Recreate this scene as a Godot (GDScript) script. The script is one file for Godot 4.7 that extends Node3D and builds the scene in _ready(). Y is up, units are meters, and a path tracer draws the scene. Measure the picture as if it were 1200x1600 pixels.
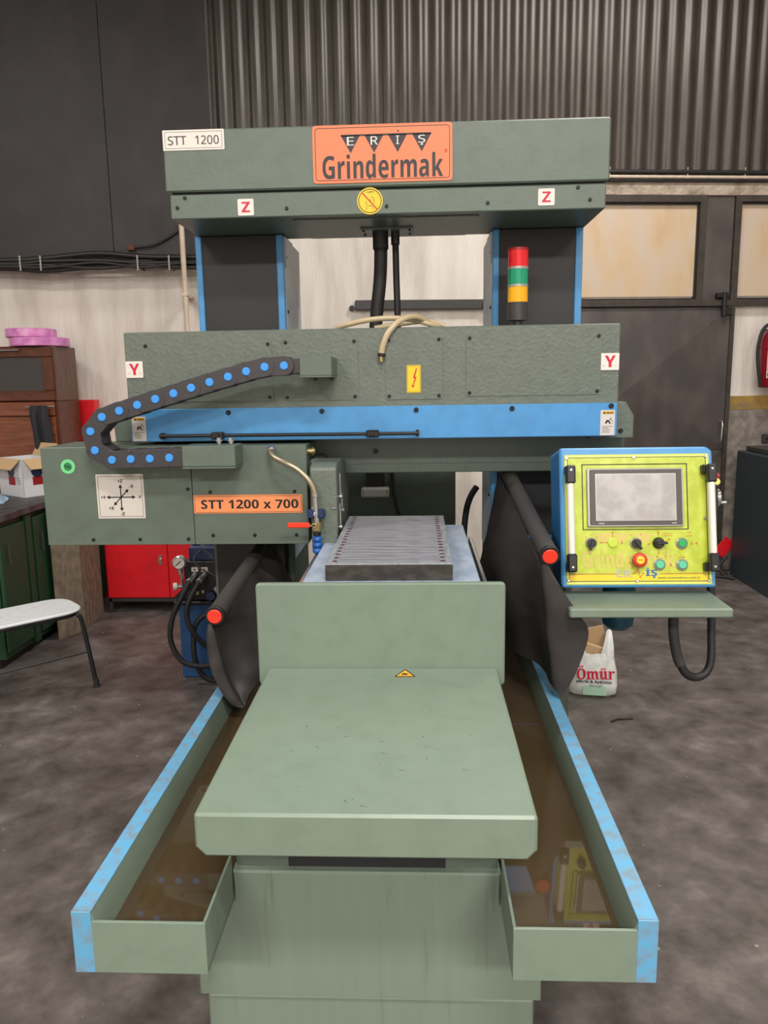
extends Node3D
# A bridge type surface grinder in a workshop hall. Metres, y up, the camera stands at x = z = 0.

var M := {}
var G: Node3D            # the grinder
var G0 := Vector3(-0.11, 0, -2.2)
var used := {}
var screw_mesh: ArrayMesh
var mesh_cache := {}

# ---------------------------------------------------------------- helpers: nodes
func numbered(called: String) -> String:
	var n: int = used.get(called, 0)
	used[called] = n + 1
	return called if n == 0 else "%s_%03d" % [called, n]

func tag(o: Node, label: String, category: String, group := "", kind := "") -> Node:
	if label: o.set_meta("label", label)
	if category: o.set_meta("category", category)
	if group: o.set_meta("group", group)
	if kind: o.set_meta("kind", kind)
	return o

func thing(called: String, label: String, category: String, at := Vector3.ZERO, turn := 0.0, group := "") -> Node3D:
	var o := Node3D.new()
	o.name = numbered(called)
	add_child(o)
	o.position = at
	o.rotation.y = turn
	tag(o, label, category, group)
	return o

func mk(called: String, shape, mat: Material, parent: Node = self, at := Vector3.ZERO) -> MeshInstance3D:
	var o := MeshInstance3D.new()
	o.name = numbered(called) if parent == self else called
	if shape is SurfaceTool:
		shape.generate_normals()
		o.mesh = shape.commit()
	else:
		o.mesh = shape
	o.material_override = mat
	o.position = at
	parent.add_child(o, true)
	return o

func gp(called: String, shape, mat: Material) -> MeshInstance3D:   # a part of the grinder, its shape given in the room's axes
	return mk(called, shape, mat, G, -G0)

func struct(called: String, shape, mat: Material) -> MeshInstance3D:
	var o := mk(called, shape, mat)
	o.set_meta("kind", "structure")
	return o

# ---------------------------------------------------------------- helpers: shapes
func S() -> SurfaceTool:
	var st := SurfaceTool.new()
	st.begin(Mesh.PRIMITIVE_TRIANGLES)
	st.set_smooth_group(-1)
	return st

func tri(st: SurfaceTool, a: Vector3, b: Vector3, c: Vector3, n: Vector3) -> void:
	if (b - a).cross(c - a).dot(n) > 0.0:
		var t := b
		b = c
		c = t
	st.add_vertex(a); st.add_vertex(b); st.add_vertex(c)

func quad(st: SurfaceTool, a: Vector3, b: Vector3, c: Vector3, d: Vector3, n: Vector3) -> void:
	tri(st, a, b, c, n)
	tri(st, a, c, d, n)

func box(st: SurfaceTool, lo: Vector3, hi: Vector3, b := 0.003, xf := Transform3D()) -> SurfaceTool:
	var c := (lo + hi) / 2
	var h := (hi - lo) / 2
	b = minf(b, minf(h.x, minf(h.y, h.z)) * 0.6)
	var P := func(s: Vector3, axis: int) -> Vector3:
		var v := Vector3(s.x * (h.x - b), s.y * (h.y - b), s.z * (h.z - b))
		v[axis] = s[axis] * h[axis]
		return xf * (c + v)
	var N := func(v: Vector3) -> Vector3: return xf.basis * v
	for a in 3:
		var i := (a + 1) % 3
		var j := (a + 2) % 3
		for s in [-1.0, 1.0]:
			var q := []
			for uv in [[-1, -1], [1, -1], [1, 1], [-1, 1]]:
				var v := Vector3()
				v[a] = s; v[i] = uv[0]; v[j] = uv[1]
				q.append(P.call(v, a))
			var n := Vector3()
			n[a] = s
			quad(st, q[0], q[1], q[2], q[3], N.call(n))
			for t in ([-1.0, 1.0] if b > 0.0 else []):      # the edge between faces a and i
				var v0 := Vector3()
				v0[a] = s; v0[i] = t; v0[j] = -1
				var v1 := v0
				v1[j] = 1
				n = Vector3()
				n[a] = s; n[i] = t
				quad(st, P.call(v0, a), P.call(v1, a), P.call(v1, i), P.call(v0, i), N.call(n))
	for x in ([-1.0, 1.0] if b > 0.0 else []):
		for y in [-1.0, 1.0]:
			for z in [-1.0, 1.0]:
				var v := Vector3(x, y, z)
				tri(st, P.call(v, 0), P.call(v, 1), P.call(v, 2), N.call(v))
	return st

func bx(x0, x1, y0, y1, z0, z1, b := 0.003) -> SurfaceTool:
	return box(S(), Vector3(x0, y0, z0), Vector3(x1, y1, z1), b)

func area2(p: PackedVector2Array) -> float:
	var s := 0.0
	for i in p.size():
		s += p[i].cross(p[(i + 1) % p.size()])
	return s

func inset(p: PackedVector2Array, b: float) -> PackedVector2Array:
	var r := PackedVector2Array()
	var o := signf(area2(p))
	for i in p.size():
		var d0 := (p[i] - p[i - 1 if i else p.size() - 1]).normalized()
		var d1 := (p[(i + 1) % p.size()] - p[i]).normalized()
		var n0 := Vector2(-d0.y, d0.x) * o
		var n1 := Vector2(-d1.y, d1.x) * o
		var m := (n0 + n1)
		m = m / maxf(0.3, m.length_squared() / 2.0)
		r.append(p[i] + m * b)
	return r

func rounded(p: Array, r: float, n := 4) -> PackedVector2Array:
	var out := PackedVector2Array()
	for i in p.size():
		var a: Vector2 = p[i - 1]
		var c: Vector2 = p[i]
		var e: Vector2 = p[(i + 1) % p.size()]
		var k := minf(r, minf((a - c).length(), (e - c).length()) * 0.45)
		var s := c + (a - c).normalized() * k
		var t := c + (e - c).normalized() * k
		for j in n + 1:
			var u := float(j) / n
			out.append(s.lerp(c, u).lerp(c.lerp(t, u), u))
	return out

func rrect(x0, x1, y0, y1, r: float, n := 4) -> PackedVector2Array:
	return rounded([Vector2(x0, y0), Vector2(x1, y0), Vector2(x1, y1), Vector2(x0, y1)], r, n)

func ngon(r: float, n := 24, c := Vector2.ZERO) -> PackedVector2Array:
	var p := PackedVector2Array()
	for i in n:
		p.append(c + Vector2.from_angle(TAU * i / n) * r)
	return p

# extrude a polygon (x, y) from z0 to z1 with bevelled caps
func prism(st: SurfaceTool, p: PackedVector2Array, z0: float, z1: float, b := 0.002, xf := Transform3D()) -> SurfaceTool:
	var q := inset(p, b) if b > 0 else p
	var rings := [[q, z0], [p, z0 + b], [p, z1 - b], [q, z1]] if b > 0 else [[p, z0], [p, z1]]
	var o := signf(area2(p))
	for k in rings.size() - 1:
		var A: PackedVector2Array = rings[k][0]
		var B: PackedVector2Array = rings[k + 1][0]
		var dz: float = 0.0 if rings.size() == 2 else [-1.0, 0.0, 1.0][k]
		for i in p.size():
			var j := (i + 1) % p.size()
			var d := p[j] - p[i]
			var n := Vector3(d.y * o, -d.x * o, dz * d.length())
			quad(st, xf * Vector3(A[i].x, A[i].y, rings[k][1]), xf * Vector3(A[j].x, A[j].y, rings[k][1]), xf * Vector3(B[j].x, B[j].y, rings[k + 1][1]), xf * Vector3(B[i].x, B[i].y, rings[k + 1][1]), xf.basis * n)
	var t := Geometry2D.triangulate_polygon(q)
	for i in range(0, t.size(), 3):
		for e in [[z0, -1.0], [z1, 1.0]]:
			tri(st, xf * Vector3(q[t[i]].x, q[t[i]].y, e[0]), xf * Vector3(q[t[i + 1]].x, q[t[i + 1]].y, e[0]), xf * Vector3(q[t[i + 2]].x, q[t[i + 2]].y, e[0]), xf.basis * Vector3(0, 0, e[1]))
	return st

const ALONG_X := Basis(Vector3(0, 0, 1), Vector3(0, 1, 0), Vector3(-1, 0, 0))      # extrusion axis z -> -x... profile (x, y) -> (z, y)
const ALONG_Y := Basis(Vector3(1, 0, 0), Vector3(0, 0, 1), Vector3(0, 1, 0))       # profile (x, y) -> (x, z), extruded up

# profile: (radius, height) pairs, turned about y
func lathe(st: SurfaceTool, prof: Array, seg := 20, xf := Transform3D(), smooth := false) -> SurfaceTool:
	for k in prof.size() - 1:
		var a: Vector2 = prof[k]
		var b: Vector2 = prof[k + 1]
		st.set_smooth_group(1 if smooth else k + 1)
		var d := b - a
		for i in seg:
			var u := Vector3(cos(TAU * i / seg), 0, sin(TAU * i / seg))
			var v := Vector3(cos(TAU * (i + 1) / seg), 0, sin(TAU * (i + 1) / seg))
			var n := (u + v) * d.y / 2 + Vector3(0, -d.x, 0)
			if d.length() < 1e-7: continue
			if a.x < 1e-6:
				tri(st, xf * Vector3(0, a.y, 0), xf * (u * b.x + Vector3(0, b.y, 0)), xf * (v * b.x + Vector3(0, b.y, 0)), xf.basis * n)
			elif b.x < 1e-6:
				tri(st, xf * (u * a.x + Vector3(0, a.y, 0)), xf * (v * a.x + Vector3(0, a.y, 0)), xf * Vector3(0, b.y, 0), xf.basis * n)
			else:
				quad(st, xf * (u * a.x + Vector3(0, a.y, 0)), xf * (v * a.x + Vector3(0, a.y, 0)), xf * (v * b.x + Vector3(0, b.y, 0)), xf * (u * b.x + Vector3(0, b.y, 0)), xf.basis * n)
	st.set_smooth_group(-1)
	return st

func rod_xf(a: Vector3, b: Vector3) -> Transform3D:      # y axis from a towards b
	var y := (b - a).normalized()
	var x := y.cross(Vector3(0.3, 0.5, 0.8)).normalized()
	return Transform3D(Basis(x, y, x.cross(y)), a)

func cyl(st: SurfaceTool, a: Vector3, b: Vector3, r: float, seg := 20, bev := 0.0015) -> SurfaceTool:
	var l := a.distance_to(b)
	bev = minf(bev, minf(r, l) * 0.4)
	return lathe(st, [Vector2(0, 0), Vector2(r - bev, 0), Vector2(r, bev), Vector2(r, l - bev), Vector2(r - bev, l), Vector2(0, l)], seg, rod_xf(a, b))

func spline(p: Array, n := 6) -> Array:
	var out := []
	for i in p.size() - 1:
		var a: Vector3 = p[maxi(i - 1, 0)]
		var b: Vector3 = p[i]
		var c: Vector3 = p[i + 1]
		var d: Vector3 = p[mini(i + 2, p.size() - 1)]
		for k in n:
			out.append(b.cubic_interpolate(c, a, d, float(k) / n))
	out.append(p[-1])
	return out

# tube along points; r a number or a list of radii
func tube(st: SurfaceTool, p: Array, r, sides := 10, caps := true) -> SurfaceTool:
	var t: Vector3 = (p[1] - p[0]).normalized()
	var n := t.cross(Vector3(0.31, 0.52, 0.79)).normalized()
	var prev := []
	for i in p.size():
		var t2: Vector3 = (p[mini(i + 1, p.size() - 1)] - p[maxi(i - 1, 0)]).normalized()
		n = (n - t2 * n.dot(t2)).normalized()
		var m := t2.cross(n)
		var rad: float = r[i] if r is Array else r
		var ring := []
		for k in sides:
			var a := TAU * k / sides
			ring.append([p[i] + (n * cos(a) + m * sin(a)) * rad, n * cos(a) + m * sin(a)])
		if i:
			st.set_smooth_group(1)
			for k in sides:
				var j := (k + 1) % sides
				quad(st, prev[k][0], prev[j][0], ring[j][0], ring[k][0], prev[k][1] + prev[j][1])
		if caps and (i == 0 or i == p.size() - 1):
			st.set_smooth_group(-1)
			for k in sides:
				tri(st, p[i], ring[k][0], ring[(k + 1) % sides][0], -t2 if i == 0 else t2)
		prev = ring
	st.set_smooth_group(-1)
	return st

func ribbed(p: Array, r: float, amp: float) -> Array:     # radii of a corrugated hose
	var out := []
	for i in p.size():
		out.append(r + (amp if i % 2 else -amp))
	return out

func resample(p: Array, step: float) -> Array:
	var out := [p[0]]
	var left := step
	for i in p.size() - 1:
		var a: Vector3 = p[i]
		var b: Vector3 = p[i + 1]
		while a.distance_to(b) >= left:
			a = a + (b - a).normalized() * left
			out.append(a)
			left = step
		left -= a.distance_to(b)
	return out

# a cloth through a grid of points (rows of Vector3), with thickness
func cloth(st: SurfaceTool, rows: Array, n: int, thick: float, ripple := 0.0) -> SurfaceTool:
	var dense := []
	for r in rows:
		dense.append(spline(r, n))
	var cols := []
	for i in dense[0].size():
		var c := []
		for r in dense: c.append(r[i])
		cols.append(spline(c, n))
	var W := cols.size()
	var H: int = cols[0].size()
	var f := FastNoiseLite.new()
	f.seed = 5
	f.frequency = 3.0
	var nor := []
	for i in W:
		var nr := []
		for j in H:
			var du: Vector3 = cols[mini(i + 1, W - 1)][j] - cols[maxi(i - 1, 0)][j]
			var dv: Vector3 = cols[i][mini(j + 1, H - 1)] - cols[i][maxi(j - 1, 0)]
			nr.append(du.cross(dv).normalized())
		nor.append(nr)
	if ripple > 0:
		for i in W:
			for j in range(1, H):
				cols[i][j] += nor[i][j] * f.get_noise_3dv(cols[i][j]) * ripple
	var p := func(i: int, j: int, s: float) -> Vector3: return cols[i][j] + nor[i][j] * s * thick / 2
	for s in [-1.0, 1.0]:
		st.set_smooth_group(1 if s < 0 else 2)
		for i in W - 1:
			for j in H - 1:
				quad(st, p.call(i, j, s), p.call(i + 1, j, s), p.call(i + 1, j + 1, s), p.call(i, j + 1, s), nor[i][j] * s)
	st.set_smooth_group(-1)
	for j in H - 1:
		for i in [0, W - 1]:
			quad(st, p.call(i, j, -1), p.call(i, j + 1, -1), p.call(i, j + 1, 1), p.call(i, j, 1), cols[i][j] - cols[W / 2][j])
	for i in W - 1:
		for j in [0, H - 1]:
			quad(st, p.call(i, j, -1), p.call(i + 1, j, -1), p.call(i + 1, j, 1), p.call(i, j, 1), cols[i][j] - cols[i][H / 2])
	return st

func frame2(st: SurfaceTool, x0: float, x1: float, y0: float, y1: float, w: float, z0: float, z1: float) -> SurfaceTool:
	box(st, Vector3(x0, y0, z0), Vector3(x1, y0 + w, z1), 0.0)
	box(st, Vector3(x0, y1 - w, z0), Vector3(x1, y1, z1), 0.0)
	box(st, Vector3(x0, y0 + w, z0), Vector3(x0 + w, y1 - w, z1), 0.0)
	box(st, Vector3(x1 - w, y0 + w, z0), Vector3(x1, y1 - w, z1), 0.0)
	return st

func bar2(st: SurfaceTool, a: Vector2, b: Vector2, w: float, z0: float, z1: float) -> SurfaceTool:   # a flat line of width w
	var n := (b - a).orthogonal().normalized() * w / 2
	return prism(st, PackedVector2Array([a + n, b + n, b - n, a - n]), z0, z1, 0.0)

# lettering centred on a point; a width of 0 keeps the letters' own shape
func text(s: String, h: float, w: float, mat: Material, parent: Node, at: Vector3, bold := true, face := "Droid Sans", depth := 0.0008) -> MeshInstance3D:
	var key := s + face + str(bold)
	if not mesh_cache.has(key):
		var t := TextMesh.new()
		var f := SystemFont.new()
		f.font_names = PackedStringArray([face])
		f.font_weight = 700 if bold else 400
		t.font = f
		t.text = s
		t.font_size = 64
		t.pixel_size = 0.01
		t.depth = 0.02
		t.curve_step = 2.0
		mesh_cache[key] = t
	var m: TextMesh = mesh_cache[key]
	var b := m.get_aabb()
	var sy := h / maxf(b.size.y, 0.001)
	var sx := sy if w <= 0 else w / maxf(b.size.x, 0.001)
	var sz := depth / 0.02
	var o := mk("lettering", m, mat, parent)
	var c := b.get_center()
	o.transform = Transform3D(Basis.from_scale(Vector3(sx, sy, sz)), at - Vector3(c.x * sx, c.y * sy, c.z * sz))
	return o

func screws(parent: Node, at: Array, r := 0.005, mat: Material = null) -> void:
	if screw_mesh == null:
		var st := S()
		lathe(st, [Vector2(0, 0), Vector2(1, 0), Vector2(1, 0.5), Vector2(0.75, 0.8), Vector2(0.5, 0.8), Vector2(0.45, 0.4), Vector2(0, 0.4)], 12, Transform3D(Basis(Vector3(1, 0, 0), Vector3(0, 0, 1), Vector3(0, -1, 0)), Vector3.ZERO))
		st.generate_normals()
		screw_mesh = st.commit()
	for p in at:
		var o := mk("screw", screw_mesh, mat if mat else M.black_metal, parent, p)
		o.scale = Vector3(r, r, r)

# ---------------------------------------------------------------- helpers: materials
func mat(col: Color, rough := 0.6, metal := 0.0) -> StandardMaterial3D:
	var m := StandardMaterial3D.new()
	m.albedo_color = col
	m.roughness = rough
	m.metallic = metal
	return m

func c8(r: int, g: int, b: int) -> Color:
	return Color8(r, g, b)

func noise_tex(freq: float, cols: Array, stops: Array, seed_: int, size := 512, oct := 5, kind := FastNoiseLite.TYPE_SIMPLEX_SMOOTH) -> NoiseTexture2D:
	var f := FastNoiseLite.new()
	f.seed = seed_
	f.noise_type = kind
	f.frequency = freq
	f.fractal_octaves = oct
	var t := NoiseTexture2D.new()
	t.width = size
	t.height = size
	t.seamless = true
	t.noise = f
	if cols:
		var g := Gradient.new()
		g.offsets = PackedFloat32Array(stops)
		g.colors = PackedColorArray(cols)
		t.color_ramp = g
	return t

func tri_mat(tex: Texture2D, scale: Vector3, rough := 0.6, metal := 0.0, height: Texture2D = null, hs := 0.1, tint := Color.WHITE) -> StandardMaterial3D:
	var m := mat(tint, rough, metal)
	m.albedo_texture = tex
	m.uv1_triplanar = true
	m.uv1_world_triplanar = true
	m.uv1_scale = scale
	if height:
		m.heightmap_enabled = true
		m.heightmap_texture = height
		m.heightmap_scale = hs
	return m

func grey(v: float) -> Color:
	return Color(v, v, v)

func materials() -> void:
	var fine := noise_tex(0.05, [grey(0.0), grey(1.0)], [0.2, 0.8], 3, 512, 3)
	var pebble := noise_tex(0.035, [grey(0.0), grey(0.2), grey(1.0)], [0.3, 0.5, 0.75], 4, 512, 3)
	var paint_tone := noise_tex(0.012, [grey(0.94), grey(0.98), grey(1.0)], [0.1, 0.5, 0.9], 8, 512, 5)
	M.green = tri_mat(paint_tone, Vector3(1.6, 1.6, 1.6), 0.42, 0.0, fine, 0.02, c8(98, 111, 100))
	M.green_dark = tri_mat(paint_tone, Vector3(1.6, 1.6, 1.6), 0.42, 0.0, fine, 0.02, c8(92, 104, 94))
	M.hammered = tri_mat(paint_tone, Vector3(3, 3, 3), 0.42, 0.0, pebble, 0.05, c8(104, 113, 103))
	var spots := noise_tex(0.01, [c8(136, 154, 139), c8(141, 159, 145), c8(144, 162, 148)], [0.05, 0.4, 0.95], 12, 1024, 6)
	M.green_worn = tri_mat(spots, Vector3(1.1, 1.1, 1.1), 0.38, 0.0, fine, 0.015, c8(218, 218, 214))
	var streak := noise_tex(0.012, [c8(120, 132, 112), c8(137, 154, 139), c8(140, 158, 143)], [0.0, 0.26, 0.9], 14, 1024, 5)
	M.green_streaked = tri_mat(streak, Vector3(2.2, 0.16, 2.2), 0.4, 0.0, fine, 0.015, c8(222, 222, 220))
	M.blue = tri_mat(paint_tone, Vector3(2, 2, 2), 0.4, 0.0, null, 0, c8(78, 150, 208))
	var scuff := noise_tex(0.02, [c8(118, 140, 158), c8(106, 156, 190), c8(92, 164, 206)], [0.15, 0.45, 0.8], 21, 512, 6)
	M.blue_worn = tri_mat(scuff, Vector3(2.2, 2.2, 2.2), 0.45)
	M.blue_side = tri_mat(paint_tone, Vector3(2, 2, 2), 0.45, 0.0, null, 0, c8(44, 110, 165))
	M.pale_metal = tri_mat(paint_tone, Vector3(2, 2, 2), 0.4, 0.0, null, 0, c8(200, 212, 226))
	M.black_metal = mat(c8(34, 34, 36), 0.4, 0.2)
	M.black_sheet = mat(c8(35, 35, 38), 0.5)
	M.plastic_black = tri_mat(paint_tone, Vector3(4, 4, 4), 0.5, 0.0, null, 0, c8(62, 59, 62))
	M.rubber = mat(c8(30, 30, 32), 0.6)
	M.roller = tri_mat(paint_tone, Vector3(4, 4, 4), 0.6, 0.0, null, 0, c8(66, 63, 62))
	M.apron = mat(c8(54, 50, 49), 0.6)
	M.pin_blue = mat(c8(62, 152, 236), 0.45)
	M.chrome = mat(c8(205, 205, 205), 0.22, 0.9)
	M.brass = mat(c8(190, 170, 120), 0.3, 0.85)
	M.braid = mat(c8(176, 166, 142), 0.35, 0.7)
	M.cream_hose = mat(c8(190, 172, 140), 0.35)
	var brush := noise_tex(0.02, [c8(178, 178, 188), c8(198, 198, 207), c8(214, 214, 222)], [0.25, 0.5, 0.8], 31, 512, 5)
	M.steel = tri_mat(brush, Vector3(1, 8, 8), 0.34, 0.3)
	M.steel_edge = tri_mat(brush, Vector3(6, 6, 1.5), 0.36, 0.3, null, 0, c8(220, 225, 225))
	M.chuck_side = tri_mat(noise_tex(0.015, [c8(54, 50, 47), c8(66, 61, 57), c8(78, 73, 69)], [0.3, 0.55, 0.85], 32, 512, 5), Vector3(2, 4, 2), 0.45, 0.3)
	M.slot = mat(c8(30, 26, 32), 0.5)
	M.slot_end = mat(c8(84, 18, 24), 0.5)
	M.table = tri_mat(noise_tex(0.012, [c8(164, 180, 204), c8(178, 194, 216), c8(190, 204, 224)], [0.25, 0.5, 0.8], 33, 512, 5), Vector3(3, 3, 1.5), 0.36, 0.2)
	M.white = mat(c8(226, 222, 214), 0.5)
	M.white_plate = mat(c8(212, 205, 198), 0.4)
	M.orange = mat(c8(242, 128, 84), 0.45)
	M.orange_light = mat(c8(244, 150, 96), 0.45)
	M.ink = mat(c8(26, 24, 26), 0.6)
	M.ink_grey = mat(c8(58, 56, 60), 0.6)
	M.ink_red = mat(c8(206, 26, 62), 0.5)
	M.red_line = mat(c8(200, 60, 40), 0.5)
	M.yellow = mat(c8(238, 200, 40), 0.45)
	M.gold = mat(c8(222, 168, 50), 0.5)
	M.sticker_green = mat(c8(120, 214, 146), 0.5)
	M.sticker_dark = mat(c8(30, 130, 70), 0.5)
	M.red = tri_mat(paint_tone, Vector3(1, 1, 1), 0.35, 0.0, null, 0, c8(226, 26, 38))
	M.red_bright = mat(c8(236, 58, 36), 0.4)
	M.red_dark = mat(c8(150, 22, 30), 0.4)
	M.blue_loc = mat(c8(32, 92, 170), 0.3)
	M.navy = mat(c8(28, 46, 84), 0.4)
	M.tank_blue = tri_mat(paint_tone, Vector3(3, 3, 3), 0.45, 0.0, null, 0, c8(32, 76, 128))
	M.teal = mat(c8(24, 84, 106), 0.4)
	M.grey_dark = mat(c8(58, 56, 56), 0.45)
	M.screen_bezel = mat(c8(70, 66, 66), 0.4)
	M.silver = mat(c8(170, 168, 162), 0.35, 0.4)
	M.display = tri_mat(noise_tex(0.012, [c8(160, 157, 157), c8(170, 167, 167), c8(180, 177, 177)], [0.3, 0.55, 0.8], 41, 256, 4), Vector3(4, 4, 4), 0.25)
	M.film = tri_mat(noise_tex(0.012, [c8(172, 188, 50), c8(184, 198, 62), c8(194, 206, 82)], [0.3, 0.55, 0.8], 42, 512, 5), Vector3(3, 3, 3), 0.3)
	M.film_edge = mat(c8(222, 220, 112), 0.35)
	M.faded = mat(c8(200, 184, 96), 0.4)
	M.lime = mat(c8(184, 202, 58), 0.35)
	M.button_green = mat(c8(34, 160, 84), 0.3)
	M.button_mint = mat(c8(84, 190, 150), 0.3)
	M.handle_white = mat(c8(222, 220, 214), 0.35)
	var water := mat(c8(72, 59, 40), 0.03)
	water.metallic_specular = 0.6
	M.water = water
	# the hall
	var plaster := noise_tex(0.006, [c8(202, 194, 185), c8(219, 211, 203), c8(226, 219, 211), c8(234, 229, 222)], [0.05, 0.38, 0.6, 0.95], 51, 1024, 6)
	var grain := noise_tex(0.08, [grey(0.0), grey(1.0)], [0.3, 0.7], 52, 512, 4)
	M.plaster = tri_mat(plaster, Vector3(0.8, 0.16, 0.8), 0.85, 0.0, grain, 0.12)
	var concrete := noise_tex(0.012, [c8(116, 109, 104), c8(134, 126, 119), c8(148, 139, 130)], [0.25, 0.5, 0.8], 53, 1024, 6)
	M.concrete = tri_mat(concrete, Vector3(0.8, 0.8, 0.8), 0.9, 0.0, grain, 0.1)
	M.dirty_band = tri_mat(noise_tex(0.01, [c8(128, 112, 84), c8(158, 126, 62), c8(176, 142, 72)], [0.25, 0.5, 0.8], 54, 512, 5), Vector3(0.8, 1.2, 0.8), 0.8)
	M.rough_concrete = tri_mat(noise_tex(0.02, [c8(128, 114, 100), c8(166, 151, 136), c8(192, 177, 160)], [0.1, 0.45, 0.85], 55, 512, 6), Vector3(0.5, 0.6, 0.5), 0.9, 0.0, grain, 0.3)
	M.pane = tri_mat(noise_tex(0.008, [c8(200, 170, 136), c8(207, 182, 150), c8(206, 186, 164), c8(204, 188, 178)], [0.1, 0.4, 0.65, 0.9], 56, 1024, 5), Vector3(0.6, 0.2, 0.6), 0.45)
	var dirt := noise_tex(0.012, [c8(54, 48, 43), c8(65, 58, 52), c8(74, 66, 60)], [0.1, 0.5, 0.9], 57, 1024, 6)
	M.cladding = tri_mat(dirt, Vector3(1.2, 0.16, 1.2), 0.38, 0.15)
	M.flat_sheet = tri_mat(noise_tex(0.006, [c8(44, 40, 40), c8(50, 46, 46), c8(56, 52, 52)], [0.1, 0.55, 0.9], 58, 1024, 5), Vector3(0.6, 0.4, 0.6), 0.55, 0.05)
	M.door = tri_mat(noise_tex(0.006, [c8(70, 64, 63), c8(84, 77, 75), c8(94, 87, 84)], [0.2, 0.55, 0.85], 59, 512, 5), Vector3(0.8, 0.5, 0.8), 0.5, 0.05)
	M.door_frame = tri_mat(dirt, Vector3(0.8, 0.8, 0.8), 0.5, 0.1)
	var floor_tex := noise_tex(0.006, [c8(66, 59, 55), c8(90, 83, 79), c8(100, 93, 90), c8(128, 121, 117)], [0.1, 0.42, 0.6, 0.95], 60, 2048, 7)
	(floor_tex.noise as FastNoiseLite).fractal_gain = 0.62
	M.floor = tri_mat(floor_tex, Vector3(0.33, 0.33, 0.33), 0.55, 0.0, grain, 0.1)
	M.ceiling = mat(c8(96, 90, 86), 0.8)
	M.cable = mat(c8(36, 34, 34), 0.5)
	M.conduit = tri_mat(plaster, Vector3(3, 1, 3), 0.5, 0.1, null, 0, c8(240, 228, 212))
	M.rust = mat(c8(96, 58, 40), 0.8)
	# furniture
	var wood := noise_tex(0.02, [c8(104, 58, 40), c8(122, 70, 48), c8(136, 82, 56)], [0.1, 0.5, 0.9], 61, 512, 5)
	M.wood_flat = tri_mat(wood, Vector3(0.3, 3, 0.3), 0.38)
	M.wood_dark = tri_mat(noise_tex(0.02, [c8(84, 56, 44), c8(98, 68, 54), c8(110, 78, 62)], [0.1, 0.5, 0.9], 62, 512, 5), Vector3(3, 0.3, 3), 0.4)
	M.wood_frame = tri_mat(wood, Vector3(1, 1.5, 1), 0.36, 0.0, null, 0, c8(190, 176, 170))
	M.smoked = mat(c8(60, 56, 56), 0.2)
	M.bench_green = tri_mat(paint_tone, Vector3(1, 1, 1), 0.5, 0.0, null, 0, c8(30, 66, 42))
	M.bench_top = tri_mat(noise_tex(0.015, [c8(44, 42, 44), c8(62, 60, 62), c8(84, 82, 84)], [0.2, 0.5, 0.85], 63, 512, 5), Vector3(1, 1, 1), 0.5)
	M.chipboard = tri_mat(noise_tex(0.02, [c8(100, 88, 74), c8(124, 110, 94), c8(146, 131, 113)], [0.1, 0.5, 0.9], 64, 512, 6), Vector3(2, 0.9, 2), 0.9)
	M.card_white = mat(c8(214, 214, 218), 0.6)
	M.card_brown = mat(c8(196, 164, 124), 0.8)
	M.wrap = mat(c8(150, 180, 206), 0.12)
	M.pink = tri_mat(noise_tex(0.02, [c8(196, 112, 178), c8(220, 138, 200), c8(236, 178, 216)], [0.3, 0.55, 0.9], 65, 256, 4), Vector3(2, 2, 2), 0.3)
	M.cloth_grey = mat(c8(42, 42, 48), 0.9)
	M.seat_white = tri_mat(noise_tex(0.02, [c8(186, 188, 190), c8(222, 226, 230), c8(232, 236, 240)], [0.04, 0.2, 0.9], 66, 512, 6), Vector3(2, 2, 2), 0.35)
	M.cab_grey = mat(c8(50, 60, 66), 0.45)
	M.ext_red = mat(c8(136, 20, 34), 0.3)
	M.label_blue = mat(c8(34, 92, 170), 0.4)
	M.bag = tri_mat(noise_tex(0.02, [c8(206, 214, 208), c8(226, 228, 226), c8(236, 236, 236)], [0.2, 0.5, 0.9], 67, 256, 4), Vector3(3, 3, 3), 0.4)
	M.bag.backlight_enabled = true
	M.bag.backlight = Color(0.2, 0.2, 0.2)
	M.bag_green = mat(c8(176, 212, 190), 0.45)
	M.lens_red = mat(c8(222, 34, 42), 0.15)
	M.lens_green = mat(c8(26, 150, 110), 0.15)
	M.lens_yellow = mat(c8(240, 176, 24), 0.15)
	M.lamp_glow = mat(c8(255, 250, 240), 0.5)
	M.lamp_glow.emission_enabled = true
	M.lamp_glow.emission = c8(255, 246, 232)
	M.lamp_glow.emission_energy_multiplier = 3.0

# ---------------------------------------------------------------- light
func ceiling_lamp(at: Vector3, size: Vector2, energy: float, label: String) -> void:
	var t := thing("ceiling_lamp", label, "lamp", at, 0, "ceiling lamps of the hall")
	mk("housing", bx(-size.x / 2 - 0.03, size.x / 2 + 0.03, 0.0, 0.09, -size.y / 2 - 0.03, size.y / 2 + 0.03, 0.01), M.white, t)
	mk("diffuser", bx(-size.x / 2, size.x / 2, -0.012, -0.002, -size.y / 2, size.y / 2, 0.003), M.lamp_glow, t)
	for s in [-1, 1]:
		mk("suspension_rod", cyl(S(), Vector3(s * size.x * 0.4, 0.09, 0), Vector3(s * size.x * 0.4, 6.2 - at.y, 0), 0.006, 8), M.grey_dark, t)
	var l := AreaLight3D.new()
	l.name = "lamp_light"
	l.area_size = size
	l.light_energy = energy
	l.light_color = c8(255, 250, 243)
	l.area_range = 30.0
	l.shadow_enabled = true
	t.add_child(l)
	l.position = Vector3(0, -0.02, 0)
	l.rotation.x = -PI / 2

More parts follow.
